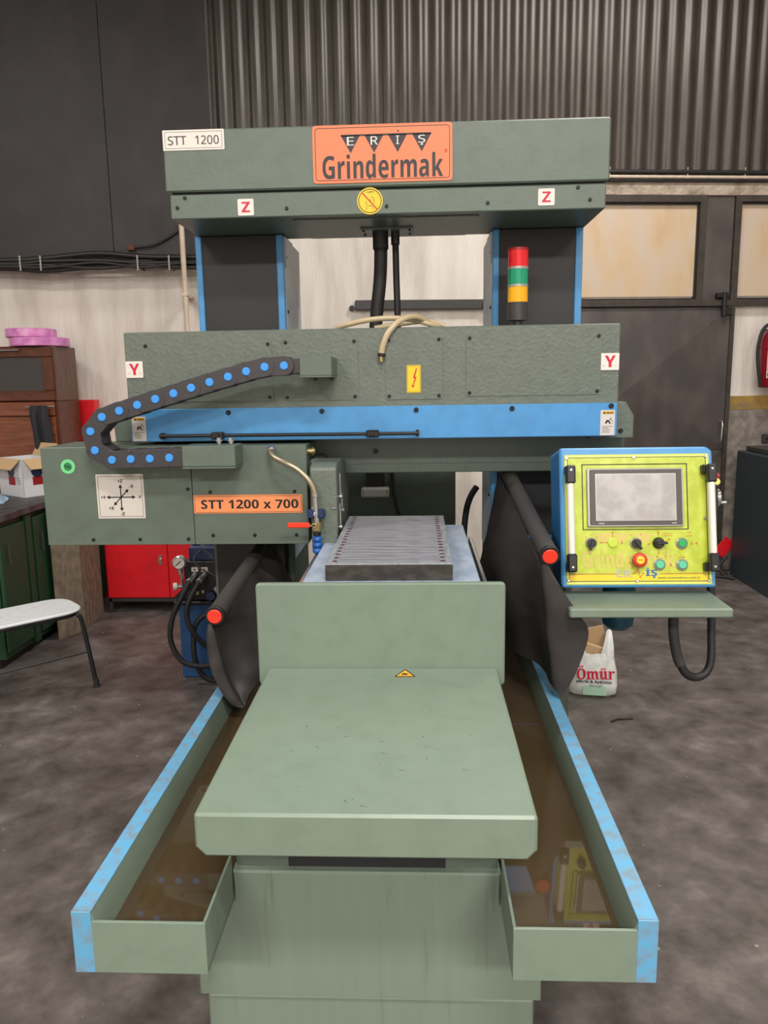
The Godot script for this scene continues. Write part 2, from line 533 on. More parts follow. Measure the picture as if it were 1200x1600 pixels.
func _ready() -> void:
	seed(7)
	var cam := Camera3D.new()
	cam.name = "camera"
	cam.fov = 67.88
	cam.position = Vector3(0, 1.6, 0)
	cam.rotation = Vector3(deg_to_rad(-9.741), deg_to_rad(2.609), deg_to_rad(-0.919))
	cam.near = 0.05
	cam.far = 60.0
	add_child(cam)
	var we := WorldEnvironment.new()
	we.name = "world"
	var env := Environment.new()
	env.background_mode = Environment.BG_COLOR
	env.background_color = c8(40, 40, 42)
	env.tonemap_mode = Environment.TONE_MAPPER_LINEAR
	env.tonemap_exposure = 0.84
	env.sdfgi_enabled = true
	env.ssao_enabled = true
	env.ssil_enabled = true
	we.environment = env
	add_child(we)
	materials()
	ceiling_lamp(Vector3(0.5, 5.0, 1.0), Vector2(1.4, 0.5), 22.0, "long white ceiling lamp hung before the grinder")
	ceiling_lamp(Vector3(2.2, 4.8, 4.6), Vector2(2.4, 0.8), 46.0, "large white ceiling lamp hung at the right of the hall entrance")
	ceiling_lamp(Vector3(-2.2, 4.8, 4.6), Vector2(2.4, 0.8), 40.0, "large white ceiling lamp hung at the left of the hall entrance")
	ceiling_lamp(Vector3(-3.2, 5.0, -1.6), Vector2(1.4, 0.5), 12.0, "long white ceiling lamp hung over the left aisle")
	ceiling_lamp(Vector3(1.4, 5.0, -4.3), Vector2(1.4, 0.5), 13.0, "long white ceiling lamp hung behind the grinder near the metal wall")
	ceiling_lamp(Vector3(3.4, 5.0, -0.8), Vector2(1.4, 0.5), 8.0, "long white ceiling lamp hung over the right aisle")
	hall()
	grinder()
	console()
	furniture()
	clutter()

# ---------------------------------------------------------------- the hall
var WX := Transform3D(Basis(Vector3.UP, deg_to_rad(7.0)), Vector3(0, 0, -6.0))    # the back wall's own axes: x along it, y up, z into the hall

func wall_piece(called: String, shape, m: Material, parent: Node) -> MeshInstance3D:
	return mk(called, shape, m, parent)

func hall() -> void:
	struct("floor", bx(-8, 8, -0.2, 0, -8.2, 7.2, 0), M.floor)
	struct("ceiling", bx(-8, 8, 6.2, 6.4, -8.2, 7.2, 0), M.ceiling)
	struct("wall_left", bx(-7.2, -7.0, 0, 6.2, -8.2, 7.2, 0), M.plaster)
	struct("wall_right", bx(7.0, 7.2, 0, 6.2, -8.2, 7.2, 0), M.plaster)
	struct("wall_front", bx(-7.0, 7.0, 0, 6.2, 7.0, 7.2, 0), M.plaster)
	var W := Node3D.new()
	W.name = "wall_back"
	add_child(W)
	W.transform = WX
	W.set_meta("kind", "structure")
	mk("plaster_wall", bx(-7.4, 7.4, 0, 6.2, -0.25, 0, 0), M.plaster, W)
	# below the yellow band on the right the wall is bare concrete
	mk("concrete_base", bx(2.485, 7.2, 0, 1.33, 0.0, 0.012, 0.002), M.concrete, W)
	mk("painted_band", bx(2.485, 7.2, 1.33, 1.44, 0.0, 0.014, 0.002), M.dirty_band, W)
	# flat sheets over the left part
	var xs := [-7.2, -5.9, -4.75, -3.55, -2.2, -1.47]
	for i in 5:
		mk("flat_sheet", bx(xs[i] + 0.002, xs[i + 1] - 0.002, 2.50 - 0.006 * i, 6.18, 0.10, 0.106 + 0.004 * (i % 2), 0.0015), M.flat_sheet, W)
	mk("sheet_rail", bx(-7.2, -1.5, 2.56, 2.62, 0.0, 0.10, 0.002), M.black_metal, W)
	# corrugated sheets over the right part, from the lintel up
	var x := -1.46
	var k := 0
	while x < 7.0:
		var x1 := minf(x + 1.02, 7.2)
		mk("corrugated_sheet", corrugated(x, x1, 3.10 if x > -0.2 else 2.9, 6.18, 0.07 + 0.006 * (k % 2)), M.cladding, W)
		x = x1 - 0.025
		k += 1
	mk("sheet_rail", bx(-1.46, 7.2, 3.16, 3.2, 0.0, 0.055, 0.002), M.black_metal, W)
	mk("lintel", prism(S(), PackedVector2Array([Vector2(1.0, 2.96), Vector2(7.2, 2.95), Vector2(7.2, 3.07), Vector2(5.2, 3.062), Vector2(3.1, 3.072), Vector2(2.2, 3.06), Vector2(1.0, 3.068)]), 0.0, 0.05, 0.004), M.rough_concrete, W)
	# painted over windows above the door and beside it
	var n := 0
	for r in [[0.62, 2.19, 2.215, 2.91], [2.51, 4.1, 2.215, 2.915]]:
		var wn := mk("painted_pane", bx(r[0], r[1], r[2], r[3], 0.0, 0.012, 0.002), M.pane, W)
		var fr := S()
		frame2(fr, r[0] - 0.045, r[1] + 0.045, r[2] - 0.075, r[3] + 0.05, 0.05, 0.0, 0.05)
		mk("window_frame", fr, M.door_frame, wn)
		var be := S()
		frame2(be, r[0] - 0.002, r[1] + 0.002, r[2] - 0.03, r[3] + 0.004, 0.018, 0.0, 0.03)
		mk("glazing_bead", be, M.black_metal, wn)
		n += 1
	mk("window_post", bx(2.24, 2.462, 2.14, 2.96, 0.0, 0.035, 0.004), M.door, W)
	mk("transom", bx(0.5, 2.47, 2.135, 2.185, 0.0, 0.07, 0.006), M.door_frame, W)
	# rail between the grinder's columns
	mk("wall_rail", bx(-0.47, 0.56, 2.135, 2.205, 0.0, 0.05, 0.004), M.grey_dark, W)
	mk("rail_bolt", cyl(S(), Vector3(-0.495, 2.15, 0.0), Vector3(-0.495, 2.15, 0.03), 0.02, 10), M.black_metal, W)
	# the door: a sheet steel leaf, cross broken
	var d := Node3D.new()
	d.name = "door_1"
	add_child(d)
	d.transform = WX
	d.set_meta("kind", "structure")
	mk("leaf_panel", cross_broken(1.0, 2.47, 1.02, 2.13, 0.02, 0.045), M.door, d)
	mk("leaf_panel", cross_broken(1.0, 2.47, 0.02, 1.01, 0.02, 0.045), M.door, d)
	var df := S()
	box(df, Vector3(2.475, 0, 0.0), Vector3(2.51, 2.13, 0.05), 0.003)
	mk("door_jamb", df, M.door_frame, d)
	mk("handle", tube(S(), spline([Vector3(2.425, 1.075, 0.06), Vector3(2.425, 1.085, 0.10), Vector3(2.427, 1.16, 0.105), Vector3(2.43, 1.235, 0.10), Vector3(2.43, 1.245, 0.06)], 5), 0.008, 8), M.chrome, d)
	var hg := S()
	cyl(hg, Vector3(2.40, 2.06, 0.08), Vector3(2.40, 2.24, 0.08), 0.018, 10)
	box(hg, Vector3(2.34, 2.20, 0.04), Vector3(2.44, 2.235, 0.085), 0.004)
	box(hg, Vector3(2.41, 2.07, 0.04), Vector3(2.47, 2.12, 0.075), 0.004)
	mk("hinge", hg, M.black_metal, d)

func corrugated(x0: float, x1: float, y0: float, y1: float, z: float) -> SurfaceTool:
	var st := S()
	var n := int((x1 - x0) / 0.016)
	var prof := []
	for i in n + 1:
		var x := lerpf(x0, x1, float(i) / n)
		var s := sin(x / 0.118 * TAU)
		prof.append(Vector2(x, z + 0.010 * clampf(s * 1.5, -1, 1)))
	st.set_smooth_group(1)
	for i in n:
		var a: Vector2 = prof[i]
		var b: Vector2 = prof[i + 1]
		var no := Vector3(-(b.y - a.y), 0, b.x - a.x)
		quad(st, Vector3(a.x, y0, a.y), Vector3(b.x, y0, b.y), Vector3(b.x, y1, b.y), Vector3(a.x, y1, a.y), no)
	st.set_smooth_group(2)
	for i in n:
		var a: Vector2 = prof[i] - Vector2(0, 0.002)
		var b: Vector2 = prof[i + 1] - Vector2(0, 0.002)
		var no := Vector3((b.y - a.y), 0, -(b.x - a.x))
		quad(st, Vector3(a.x, y0, a.y), Vector3(b.x, y0, b.y), Vector3(b.x, y1, b.y), Vector3(a.x, y1, a.y), no)
	st.set_smooth_group(-1)
	return st

func cross_broken(x0: float, x1: float, y0: float, y1: float, z0: float, z1: float) -> SurfaceTool:
	# a box whose front is folded along its diagonals, a shallow pyramid
	var st := S()
	var ym := (y0 + y1) / 2
	var P := [[x0, y0, z1], [x1, y0, z1], [x1, y1, z1], [x0, y1, z1]]
	var c := Vector3((x0 + x1) / 2, ym, z1 + 0.06)
	for i in 4:
		var a := Vector3(P[i][0], P[i][1], z1)
		var b := Vector3(P[(i + 1) % 4][0], P[(i + 1) % 4][1], z1)
		tri(st, a, b, c, Vector3(0, 0, 1))
		quad(st, a, b, Vector3(b.x, b.y, z0), Vector3(a.x, a.y, z0), (a + b) / 2 - Vector3(c.x, ym, z1))
	return st

# ---------------------------------------------------------------- the grinder
func plate(p: PackedVector2Array, z0: float, z1: float, b := 0.001) -> SurfaceTool:
	return prism(S(), p, z0, z1, b)

func sign_plate(called: String, x0: float, x1: float, y0: float, y1: float, z: float, m: Material, r := 0.003, t := 0.002) -> MeshInstance3D:
	return gp(called, plate(rrect(x0, x1, y0, y1, r), z, z + t, 0.0004), m)

func rim(parent: Node, x0: float, x1: float, y0: float, y1: float, z: float, w: float, m: Material, r := 0.004) -> void:   # a printed border line
	var st := S()
	var a := rrect(x0, x1, y0, y1, r)
	var b := inset(a, w)
	for i in a.size():
		var j := (i + 1) % a.size()
		quad(st, Vector3(a[i].x, a[i].y, z), Vector3(a[j].x, a[j].y, z), Vector3(b[j].x, b[j].y, z), Vector3(b[i].x, b[i].y, z), Vector3(0, 0, 1))
	mk("border_line", st, m, parent)

func grinder() -> void:
	G = thing("surface_grinder", "large grey-green bridge type surface grinder with blue trim and two coolant trays", "machine", G0)
	bed()
	table()
	columns()
	crossbeam()
	wheelhead()
	chain()
	top_beam()
	aprons()

func bed() -> void:
	# cross section of the bed: wide foot, narrower between the trays
	var p := PackedVector2Array([Vector2(-0.471, 0.322), Vector2(0.247, 0.322), Vector2(0.247, 0.545), Vector2(0.161, 0.545), Vector2(0.161, 0.614), Vector2(-0.387, 0.614), Vector2(-0.387, 0.545), Vector2(-0.471, 0.545)])   # the ledge under the cover is 0.614 high
	gp("bed", plate(p, -3.3, -1.40, 0.004), M.green_streaked)
	gp("plinth", bx(-0.458, 0.234, 0.0, 0.314, -3.28, -1.412, 0.004), M.green_streaked)
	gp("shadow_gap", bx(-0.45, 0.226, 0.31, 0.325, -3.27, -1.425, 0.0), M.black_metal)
	# the ways behind a recessed end sheet with a long hole
	var e := gp("end_sheet", bx(-0.384, 0.158, 0.56, 0.752, -1.44, -1.42, 0.002), M.green_dark)
	mk("hand_hole", plate(rrect(-0.274, 0.050, 0.585, 0.735, 0.03, 5), -1.42, -1.4185, 0.0), M.black_sheet, e)
	gp("slideway", bx(-0.34, 0.12, 0.60, 0.78, -3.1, -1.445, 0.004), M.green_dark)
	for s in [0, 1]:
		var xo: float = [-0.629, 0.411][s]      # outer face of the rim
		var o: float = [1.0, -1.0][s]           # towards the bed
		var xi: float = [-0.387, 0.161][s]
		var rl := xo
		var rr := xo + o * 0.034
		# the folded rim with its blue cap, open channel of sheet
		var t := gp("coolant_tray", bx(minf(xo, xi), maxf(xo, xi), 0.547, 0.556, -3.05, -1.206, 0.0), M.green_worn)
		mk("outer_wall", plate(PackedVector2Array([Vector2(rl, 0.547), Vector2(rl, 0.6675), Vector2(rr, 0.6675), Vector2(rr + o * 0.006, 0.64), Vector2(rr + o * 0.022, 0.556), Vector2(rr + o * 0.022, 0.547)]), -3.05, -1.203, 0.001), M.green_worn, t)
		mk("front_wall", bx(minf(rl + o * 0.002, xi), maxf(rl + o * 0.002, xi), 0.547, 0.650, -1.206, -1.2, 0.0008), M.green_worn, t)
		mk("inner_wall", bx(minf(xi, xi - o * 0.005), maxf(xi, xi - o * 0.005), 0.547, 0.650, -1.398, -1.206, 0.0), M.green_worn, t)
		mk("rear_wall", bx(minf(xo, xi), maxf(xo, xi), 0.55, 0.650, -3.05, -3.044, 0.001), M.green_worn, t)
		mk("rim_cap", bx(minf(rl, rr) - 0.001, maxf(rl, rr) + 0.001, 0.6665, 0.6705, -3.05, -1.2, 0.001), M.blue_worn, t)
		mk("rim_end", bx(minf(rl, rr) - 0.001, maxf(rl, rr) + 0.001, 0.5475, 0.6705, -1.203, -1.199, 0.001), M.blue_worn, t)

func table() -> void:
	var cover := PackedVector2Array([Vector2(-0.403, 0.784), Vector2(-0.386, 0.766), Vector2(0.188, 0.766), Vector2(0.204, 0.784)])
	for q in [Vector2(0.204, 0.85), Vector2(-0.403, 0.85)]:
		var sx := 1.0 if q.x > 0 else -1.0
		var arc := [Vector2(q.x, q.y - 0.006), Vector2(q.x - sx * 0.0018, q.y - 0.0018), Vector2(q.x - sx * 0.006, q.y)]
		if sx < 0: arc.reverse()
		for v in arc: cover.append(v)
	gp("way_cover", plate(cover, -1.921, -1.222, 0.005), M.green_worn)
	var sm := S()
	var rng := RandomNumberGenerator.new()
	rng.seed = 17
	for i in 16:
		var q := Vector2(rng.randf_range(-0.36, 0.17), rng.randf_range(1.25, 1.6))
		var e := q + Vector2(rng.randf_range(0.004, 0.02), rng.randf_range(-0.008, 0.004))
		prism(sm, PackedVector2Array([q, e, q + Vector2(0.002, 0.0012)]), 0.0, 0.0002, 0.0)
	for i in 9:
		var q := Vector2(rng.randf_range(-0.36, 0.17), rng.randf_range(1.25, 1.88))
		prism(sm, ngon(rng.randf_range(0.0008, 0.0022), 6, q), 0.0, 0.0002, 0.0)
	var so := gp("scratch_marks", sm, M.ink_grey)
	so.transform = Transform3D(Basis(Vector3(1, 0, 0), Vector3(0, 0, -1), Vector3(0, 1, 0)), Vector3(0, 0.85, 0) - G0)
	var tri_ := gp("warning_triangle", plate(PackedVector2Array([Vector2(-0.063, 1.857), Vector2(-0.012, 1.857), Vector2(-0.0375, 1.905)]), 0.0, 0.0012, 0.0), M.gold)
	tri_.transform = Transform3D(Basis(Vector3(1, 0, 0), Vector3(0, 0, -1), Vector3(0, 1, 0)), Vector3(0, 0.8501, 0) - G0)
	var bo := S()
	var A := Vector2(-0.063, 1.857)
	var B := Vector2(-0.012, 1.857)
	var C := Vector2(-0.0375, 1.905)
	for e in [[A, B], [B, C], [C, A]]:
		bar2(bo, e[0], e[1], 0.003, 0.0012, 0.0016)
	mk("border_line", bo, M.ink, tri_)
	var hd := S()
	bar2(hd, Vector2(-0.046, 1.868), Vector2(-0.030, 1.876), 0.004, 0.0012, 0.0016)
	bar2(hd, Vector2(-0.045, 1.876), Vector2(-0.032, 1.866), 0.003, 0.0012, 0.0016)
	bar2(hd, Vector2(-0.041, 1.880), Vector2(-0.035, 1.872), 0.003, 0.0012, 0.0016)
	mk("pictogram", hd, M.ink, tri_)
	# splash shield across the end of the table
	var sh := rrect(-0.430, 0.225, 0.80, 1.081, 0.012)
	gp("splash_shield", plate(sh, -1.941, -1.9215, 0.004), M.green_worn)
	gp("saddle", bx(-0.30, 0.15, 0.79, 1.045, -2.76, -1.96, 0.004), M.green_dark)
	gp("worktable", bx(-0.3145, 0.165, 1.045, 1.0725, -2.78, -1.945, 0.003), M.table)
	for s in [-1, 1]:
		gp("guide_strip", bx(-0.0745 + s * 0.262 - 0.006, -0.0745 + s * 0.262 + 0.006, 1.0, 1.04, -2.72, -1.945, 0.002), M.chrome)
	# magnetic chuck
	var ch := gp("magnetic_chuck", bx(-0.251, 0.091, 1.0728, 1.1165, -2.713, -1.978, 0.002), M.chuck_side)
	var fr := S()
	box(fr, Vector3(-0.2505, 1.1165, -2.7125), Vector3(-0.234, 1.1195, -1.9785), 0.001)
	box(fr, Vector3(0.073, 1.1165, -2.7125), Vector3(0.0905, 1.1195, -1.9785), 0.001)
	box(fr, Vector3(-0.234, 1.1165, -1.990), Vector3(0.073, 1.1195, -1.9785), 0.001)
	box(fr, Vector3(-0.234, 1.1165, -2.7125), Vector3(0.073, 1.1195, -2.700), 0.001)
	mk("rim_strip", fr, M.steel_edge, ch)
	var n := 17
	var pole := bx(-0.219, 0.058, 1.1165, 1.1195, -0.0060, 0.0060, 0.0006)
	pole.generate_normals()
	var pole_m := pole.commit()
	var z0 := -2.700
	var pitch := (2.700 - 1.990) / n
	for i in n:
		var z := z0 + (i + 0.5) * pitch
		for k in [-1.0, 1.0]:
			mk("pole_bar", pole_m, M.steel, ch, Vector3(0, 0, z + k * pitch * 0.245))
		mk("slot_filling", bx(-0.232, 0.071, 1.1165, 1.1191, z - pitch / 2, z + pitch / 2, 0.0), M.slot, ch)
		for x in [-0.2275, 0.0655]:
			mk("slot_end", bx(x - 0.0065, x + 0.0065, 1.1165, 1.1197, z - 0.0075, z + 0.0075, 0.0004), M.slot_end, ch)
	for x in [-0.2265, 0.0655]:
		mk("edge_strip", bx(x - 0.0075, x + 0.0075, 1.1165, 1.1194, -2.70, -1.99, 0.0), M.steel_edge, ch)

func columns() -> void:
	for s in [0, 1]:
		var x0: float = [-0.826, 0.283][s]
		var x1: float = [-0.495, 0.612][s]
		var c := gp("column", bx(x0 + 0.004, x1 - 0.004, 0.0, 2.145, -3.36, -2.962, 0.003), M.green_dark)
		mk("bellows_cover", bx(x0 + 0.023, x1 - 0.026, 0.9, 2.144, -2.96, -2.948, 0.002), M.black_sheet, c)
		mk("lower_cover", bx(x0 + 0.02, x1 - 0.03, 0.35, 0.985, -2.965, -2.935, 0.006), M.black_sheet, c)
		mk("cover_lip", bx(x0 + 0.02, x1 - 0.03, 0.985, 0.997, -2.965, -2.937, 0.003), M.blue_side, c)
		for x in [x0, x1 - 0.027]:
			mk("edge_strip", bx(x, x + 0.024 if x == x0 else x1, 0.98, 2.144, -2.975, -2.943, 0.003), M.blue, c)
		var xs: float = x1 - 0.004 if s == 0 else x0 + 0.004
		var d := 1.0 if s == 0 else -1.0
		mk("side_plate", bx(minf(xs, xs + d * 0.004), maxf(xs, xs + d * 0.004), 0.9, 2.144, -3.345, -2.980, 0.001), M.pale_metal, c)
		mk("corner_gusset", prism(S(), PackedVector2Array([Vector2(-2.985, 2.144), Vector2(-3.15, 2.144), Vector2(-2.985, 2.03)]), 0, 0.004, 0.0, Transform3D(Basis(Vector3(0, 0, 1), Vector3(0, 1, 0), Vector3(1, 0, 0)), Vector3(xs + d * 0.004 - (0.0 if d > 0 else 0.004), 0, 0))), M.pale_metal, c)
		for y in [2.07, 1.87, 1.15]:
			mk("screw", cyl(S(), Vector3(xs + d * 0.002, y, -3.0), Vector3(xs + d * 0.009, y, -3.0), 0.006, 10), M.black_metal, c)
		if s == 1:
			mk("wiper_cap", bx(0.283, 0.318, 0.90, 1.0, -2.96, -2.925, 0.003), M.hammered, c)
	gp("rear_cabinet", bx(-0.46, 0.179, 0.0, 1.55, -4.0, -3.6, 0.004), M.green_dark)
	var l := gp("work_lamp", bx(-0.262, -0.134, 1.070, 1.116, -3.58, -3.46, 0.006), M.silver)
	mk("bracket", bx(-0.240, -0.158, 1.112, 1.20, -3.60, -3.52, 0.004), M.black_metal, l)
	mk("lens", plate(rrect(-0.250, -0.146, 1.080, 1.108, 0.004), -3.46, -3.456, 0.0), M.handle_white, l)
	gp("lamp_cable", tube(S(), spline([Vector3(-0.12, 1.30, -3.56), Vector3(-0.118, 1.16, -3.53), Vector3(-0.105, 1.05, -3.5), Vector3(-0.075, 0.97, -3.5), Vector3(0.03, 0.90, -3.52)], 6), 0.009, 8), M.rubber)
	gp("rear_hose", tube(S(), spline([Vector3(0.262, 1.13, -3.38), Vector3(0.232, 1.085, -3.36), Vector3(0.212, 1.02, -3.34), Vector3(0.203, 0.9, -3.34), Vector3(0.21, 0.7, -3.34)], 6), 0.014, 8), M.rubber)

func crossbeam() -> void:
	var c := gp("crossbeam", bx(-1.0, 0.676, 1.404, 1.778, -2.86, -2.619, 0.004), M.hammered)
	gp("lower_beam", bx(-0.98, 0.75, 1.266, 1.403, -2.93, -2.80, 0.003), M.green_dark)
	screws(gp("beam_plate", bx(-0.96, 0.55, 1.30, 1.40, -2.80, -2.797, 0.001), M.green_dark), [Vector3(-0.155, 1.347, -2.797)], 0.009)
	for r in [[-0.937, -0.492, 1.541, 1.743], [-0.456, -0.199, 1.539, 1.747], [-0.107, 0.086, 1.538, 1.748], [0.165, 0.616, 1.545, 1.750]]:
		var p := gp("cover_plate", plate(rrect(r[0], r[1], r[2], r[3], 0.006), -2.619, -2.6165, 0.0008), M.hammered)
		var q := []
		for x in [r[0] + 0.012, r[1] - 0.012]:
			for y in [r[2] + 0.012, r[3] - 0.012]:
				q.append(Vector3(x, y, -2.6165))
		screws(p, q, 0.006)
	var b := gp("blue_rail", bx(-0.992, 0.672, 1.406, 1.517, -2.62, -2.611, 0.002), M.blue)
	screws(b, [Vector3(-0.649, 1.503, -2.611), Vector3(-0.326, 1.503, -2.611), Vector3(-0.004, 1.503, -2.611), Vector3(0.32, 1.503, -2.611), Vector3(0.651, 1.507, -2.611)], 0.0085)
	gp("end_bracket", plate(PackedVector2Array([Vector2(0.60, 1.392), Vector2(0.750, 1.392), Vector2(0.750, 1.468), Vector2(0.722, 1.517), Vector2(0.60, 1.517)]), -2.75, -2.69, 0.003), M.hammered)
	screws(G.get_node("end_bracket"), [Vector3(0.706, 1.418, -2.69)], 0.008)
	gp("end_bracket", plate(PackedVector2Array([Vector2(-0.90, 1.40), Vector2(-0.90, 1.492), Vector2(-1.06, 1.480), Vector2(-1.086, 1.462), Vector2(-1.082, 1.40)]), -2.75, -2.69, 0.004), M.green_dark)
	# trip rod with two dogs
	var t := gp("trip_rod", cyl(S(), Vector3(-0.887, 1.427, -2.585), Vector3(0.006, 1.425, -2.585), 0.006, 10), M.black_metal)
	for x in [-0.683, -0.152]:
		mk("trip_dog", bx(x - 0.022, x + 0.022, 1.414, 1.438, -2.598, -2.572, 0.004), M.black_metal, t)
		mk("dog_screw", cyl(S(), Vector3(x, 1.426, -2.572), Vector3(x, 1.426, -2.564), 0.008, 8), M.black_metal, t)
	for x in [-0.88, -0.152, 0.0]:
		mk("rod_support", bx(x - 0.005, x + 0.005, 1.415, 1.436, -2.612, -2.588, 0.001), M.black_metal, t)
	# signs
	for x in [-0.968, 0.6435]:
		var s := sign_plate("axis_sign", x - 0.030, x + 0.030, 1.625, 1.681, -2.6165, M.white)
		text("Y", 0.038, 0.036, M.ink_red, s, Vector3(x, 1.654, -2.6143))
		var dots := S()
		for dx in [-0.021, 0.019]:
			box(dots, Vector3(x + dx - 0.002, 1.6395, -2.6146), Vector3(x + dx + 0.002, 1.641, -2.6141), 0.0)
		mk("print_mark", dots, M.ink_grey, s)
	for x in [-0.964, 0.6405]:
		var s := sign_plate("caution_label", x - 0.024, x + 0.024, 1.408, 1.493, -2.6112, M.white_plate, 0.002, 0.0012)
		var yb := mk("header", bx(x - 0.017, x + 0.02, 1.4795, 1.4895, -2.6101, -2.6095, 0.0), M.gold, s)
		yb.name = "header"
		var w := S()
		prism(w, PackedVector2Array([Vector2(x - 0.016, 1.481), Vector2(x - 0.007, 1.481), Vector2(x - 0.0115, 1.4885)]), -2.6096, -2.6091, 0.0)
		# a hand reaching into a wheel
		prism(w, PackedVector2Array([Vector2(x - 0.009, 1.449), Vector2(x - 0.004, 1.4475), Vector2(x + 0.002, 1.4555), Vector2(x + 0.007, 1.447), Vector2(x + 0.010, 1.449), Vector2(x + 0.005, 1.459), Vector2(x - 0.003, 1.4605)]), -2.61, -2.6094, 0.0)
		prism(w, PackedVector2Array([Vector2(x + 0.007, 1.462), Vector2(x + 0.013, 1.462), Vector2(x + 0.011, 1.468)]), -2.61, -2.6094, 0.0)
		for i in 20:
			var a := Vector2.from_angle(TAU * i / 20) * 0.0068 + Vector2(x + 0.0105, 1.4535)
			var e := Vector2.from_angle(TAU * (i + 1) / 20) * 0.0068 + Vector2(x + 0.0105, 1.4535)
			bar2(w, a, e, 0.0008, -2.61, -2.6094)
		mk("pictogram", w, M.ink, s)
		text("DİKKAT!", 0.006, 0.024, M.ink, s, Vector3(x + 0.0075, 1.4845, -2.6092))
		var ln := S()
		for k in 5:
			box(ln, Vector3(x - 0.018, 1.4375 - k * 0.0048, -2.61), Vector3(x + [0.018, 0.002, 0.010, 0.006, 0.008][k], 1.4388 - k * 0.0048, -2.6096), 0.0)
		mk("small_print", ln, M.ink_grey, s)
	var z := sign_plate("voltage_sign", -0.035, 0.0125, 1.5605, 1.6525, -2.6165, M.yellow)
	rim(z, -0.0325, 0.010, 1.563, 1.650, -2.6143, 0.001, M.ink, 0.004)
	var bo := S()
	prism(bo, PackedVector2Array([Vector2(-0.0035, 1.642), Vector2(0.0005, 1.6405), Vector2(-0.0065, 1.6135), Vector2(-0.001, 1.6135), Vector2(-0.0115, 1.586), Vector2(-0.008, 1.585), Vector2(-0.016, 1.5755), Vector2(-0.0185, 1.587), Vector2(-0.0148, 1.5865), Vector2(-0.0085, 1.6085), Vector2(-0.0145, 1.6085)]), -2.615, -2.6141, 0.0)
	mk("lightning_bolt", bo, M.red_line, z)
	# stack light on the crossbeam
	var sl := gp("signal_tower", lathe(S(), [Vector2(0, 0.0), Vector2(0.018, 0.0), Vector2(0.018, 0.022), Vector2(0.036, 0.024), Vector2(0.036, 0.085), Vector2(0.0, 0.085)], 24, Transform3D(Basis(), Vector3(0.352, 1.778, -2.75))), M.grey_dark)
	var yy := 1.863
	for q in [["yellow_lens", M.lens_yellow], ["green_lens", M.lens_green], ["red_lens", M.lens_red]]:
		var h := 0.059 if q[0] != "red_lens" else 0.062
		mk(q[0], lathe(S(), [Vector2(0, 0), Vector2(0.0345, 0), Vector2(0.0345, h - 0.008), Vector2(0.0, h - 0.008)], 24, Transform3D(Basis(), Vector3(0.352, yy, -2.75))), q[1], sl)
		mk("clear_ring", lathe(S(), [Vector2(0.0, h - 0.008), Vector2(0.0355, h - 0.008), Vector2(0.0355, h), Vector2(0, h)], 24, Transform3D(Basis(), Vector3(0.352, yy, -2.75))), M.silver if q[0] != "red_lens" else M.red_dark, sl)
		yy += h
	# coolant hoses thrown over the beam
	gp("clear_hose", tube(S(), spline([Vector3(-0.285, 1.786, -2.72), Vector3(-0.235, 1.796, -2.69), Vector3(-0.17, 1.808, -2.68), Vector3(-0.09, 1.814, -2.69), Vector3(-0.01, 1.808, -2.70), Vector3(0.045, 1.792, -2.70), Vector3(0.075, 1.786, -2.72)], 6), 0.0095, 10), M.cream_hose)
	gp("clear_hose", tube(S(), spline([Vector3(-0.15, 1.788, -2.80), Vector3(-0.05, 1.803, -2.79), Vector3(0.03, 1.808, -2.77), Vector3(0.08, 1.795, -2.75), Vector3(0.10, 1.787, -2.75)], 6), 0.0095, 10), M.cream_hose)
	var h := gp("drain_hose", tube(S(), spline([Vector3(0.04, 1.800, -2.72), Vector3(-0.005, 1.815, -2.665), Vector3(-0.055, 1.800, -2.62), Vector3(-0.094, 1.760, -2.60), Vector3(-0.113, 1.718, -2.598), Vector3(-0.119, 1.688, -2.60)], 6), 0.0105, 10), M.cream_hose)
	mk("hose_clamp", cyl(S(), Vector3(-0.1175, 1.693, -2.60), Vector3(-0.119, 1.683, -2.60), 0.014, 10), M.black_metal, h)
	mk("brass_nozzle", cyl(S(), Vector3(-0.119, 1.684, -2.60), Vector3(-0.120, 1.664, -2.60), 0.007, 8), M.brass, h)

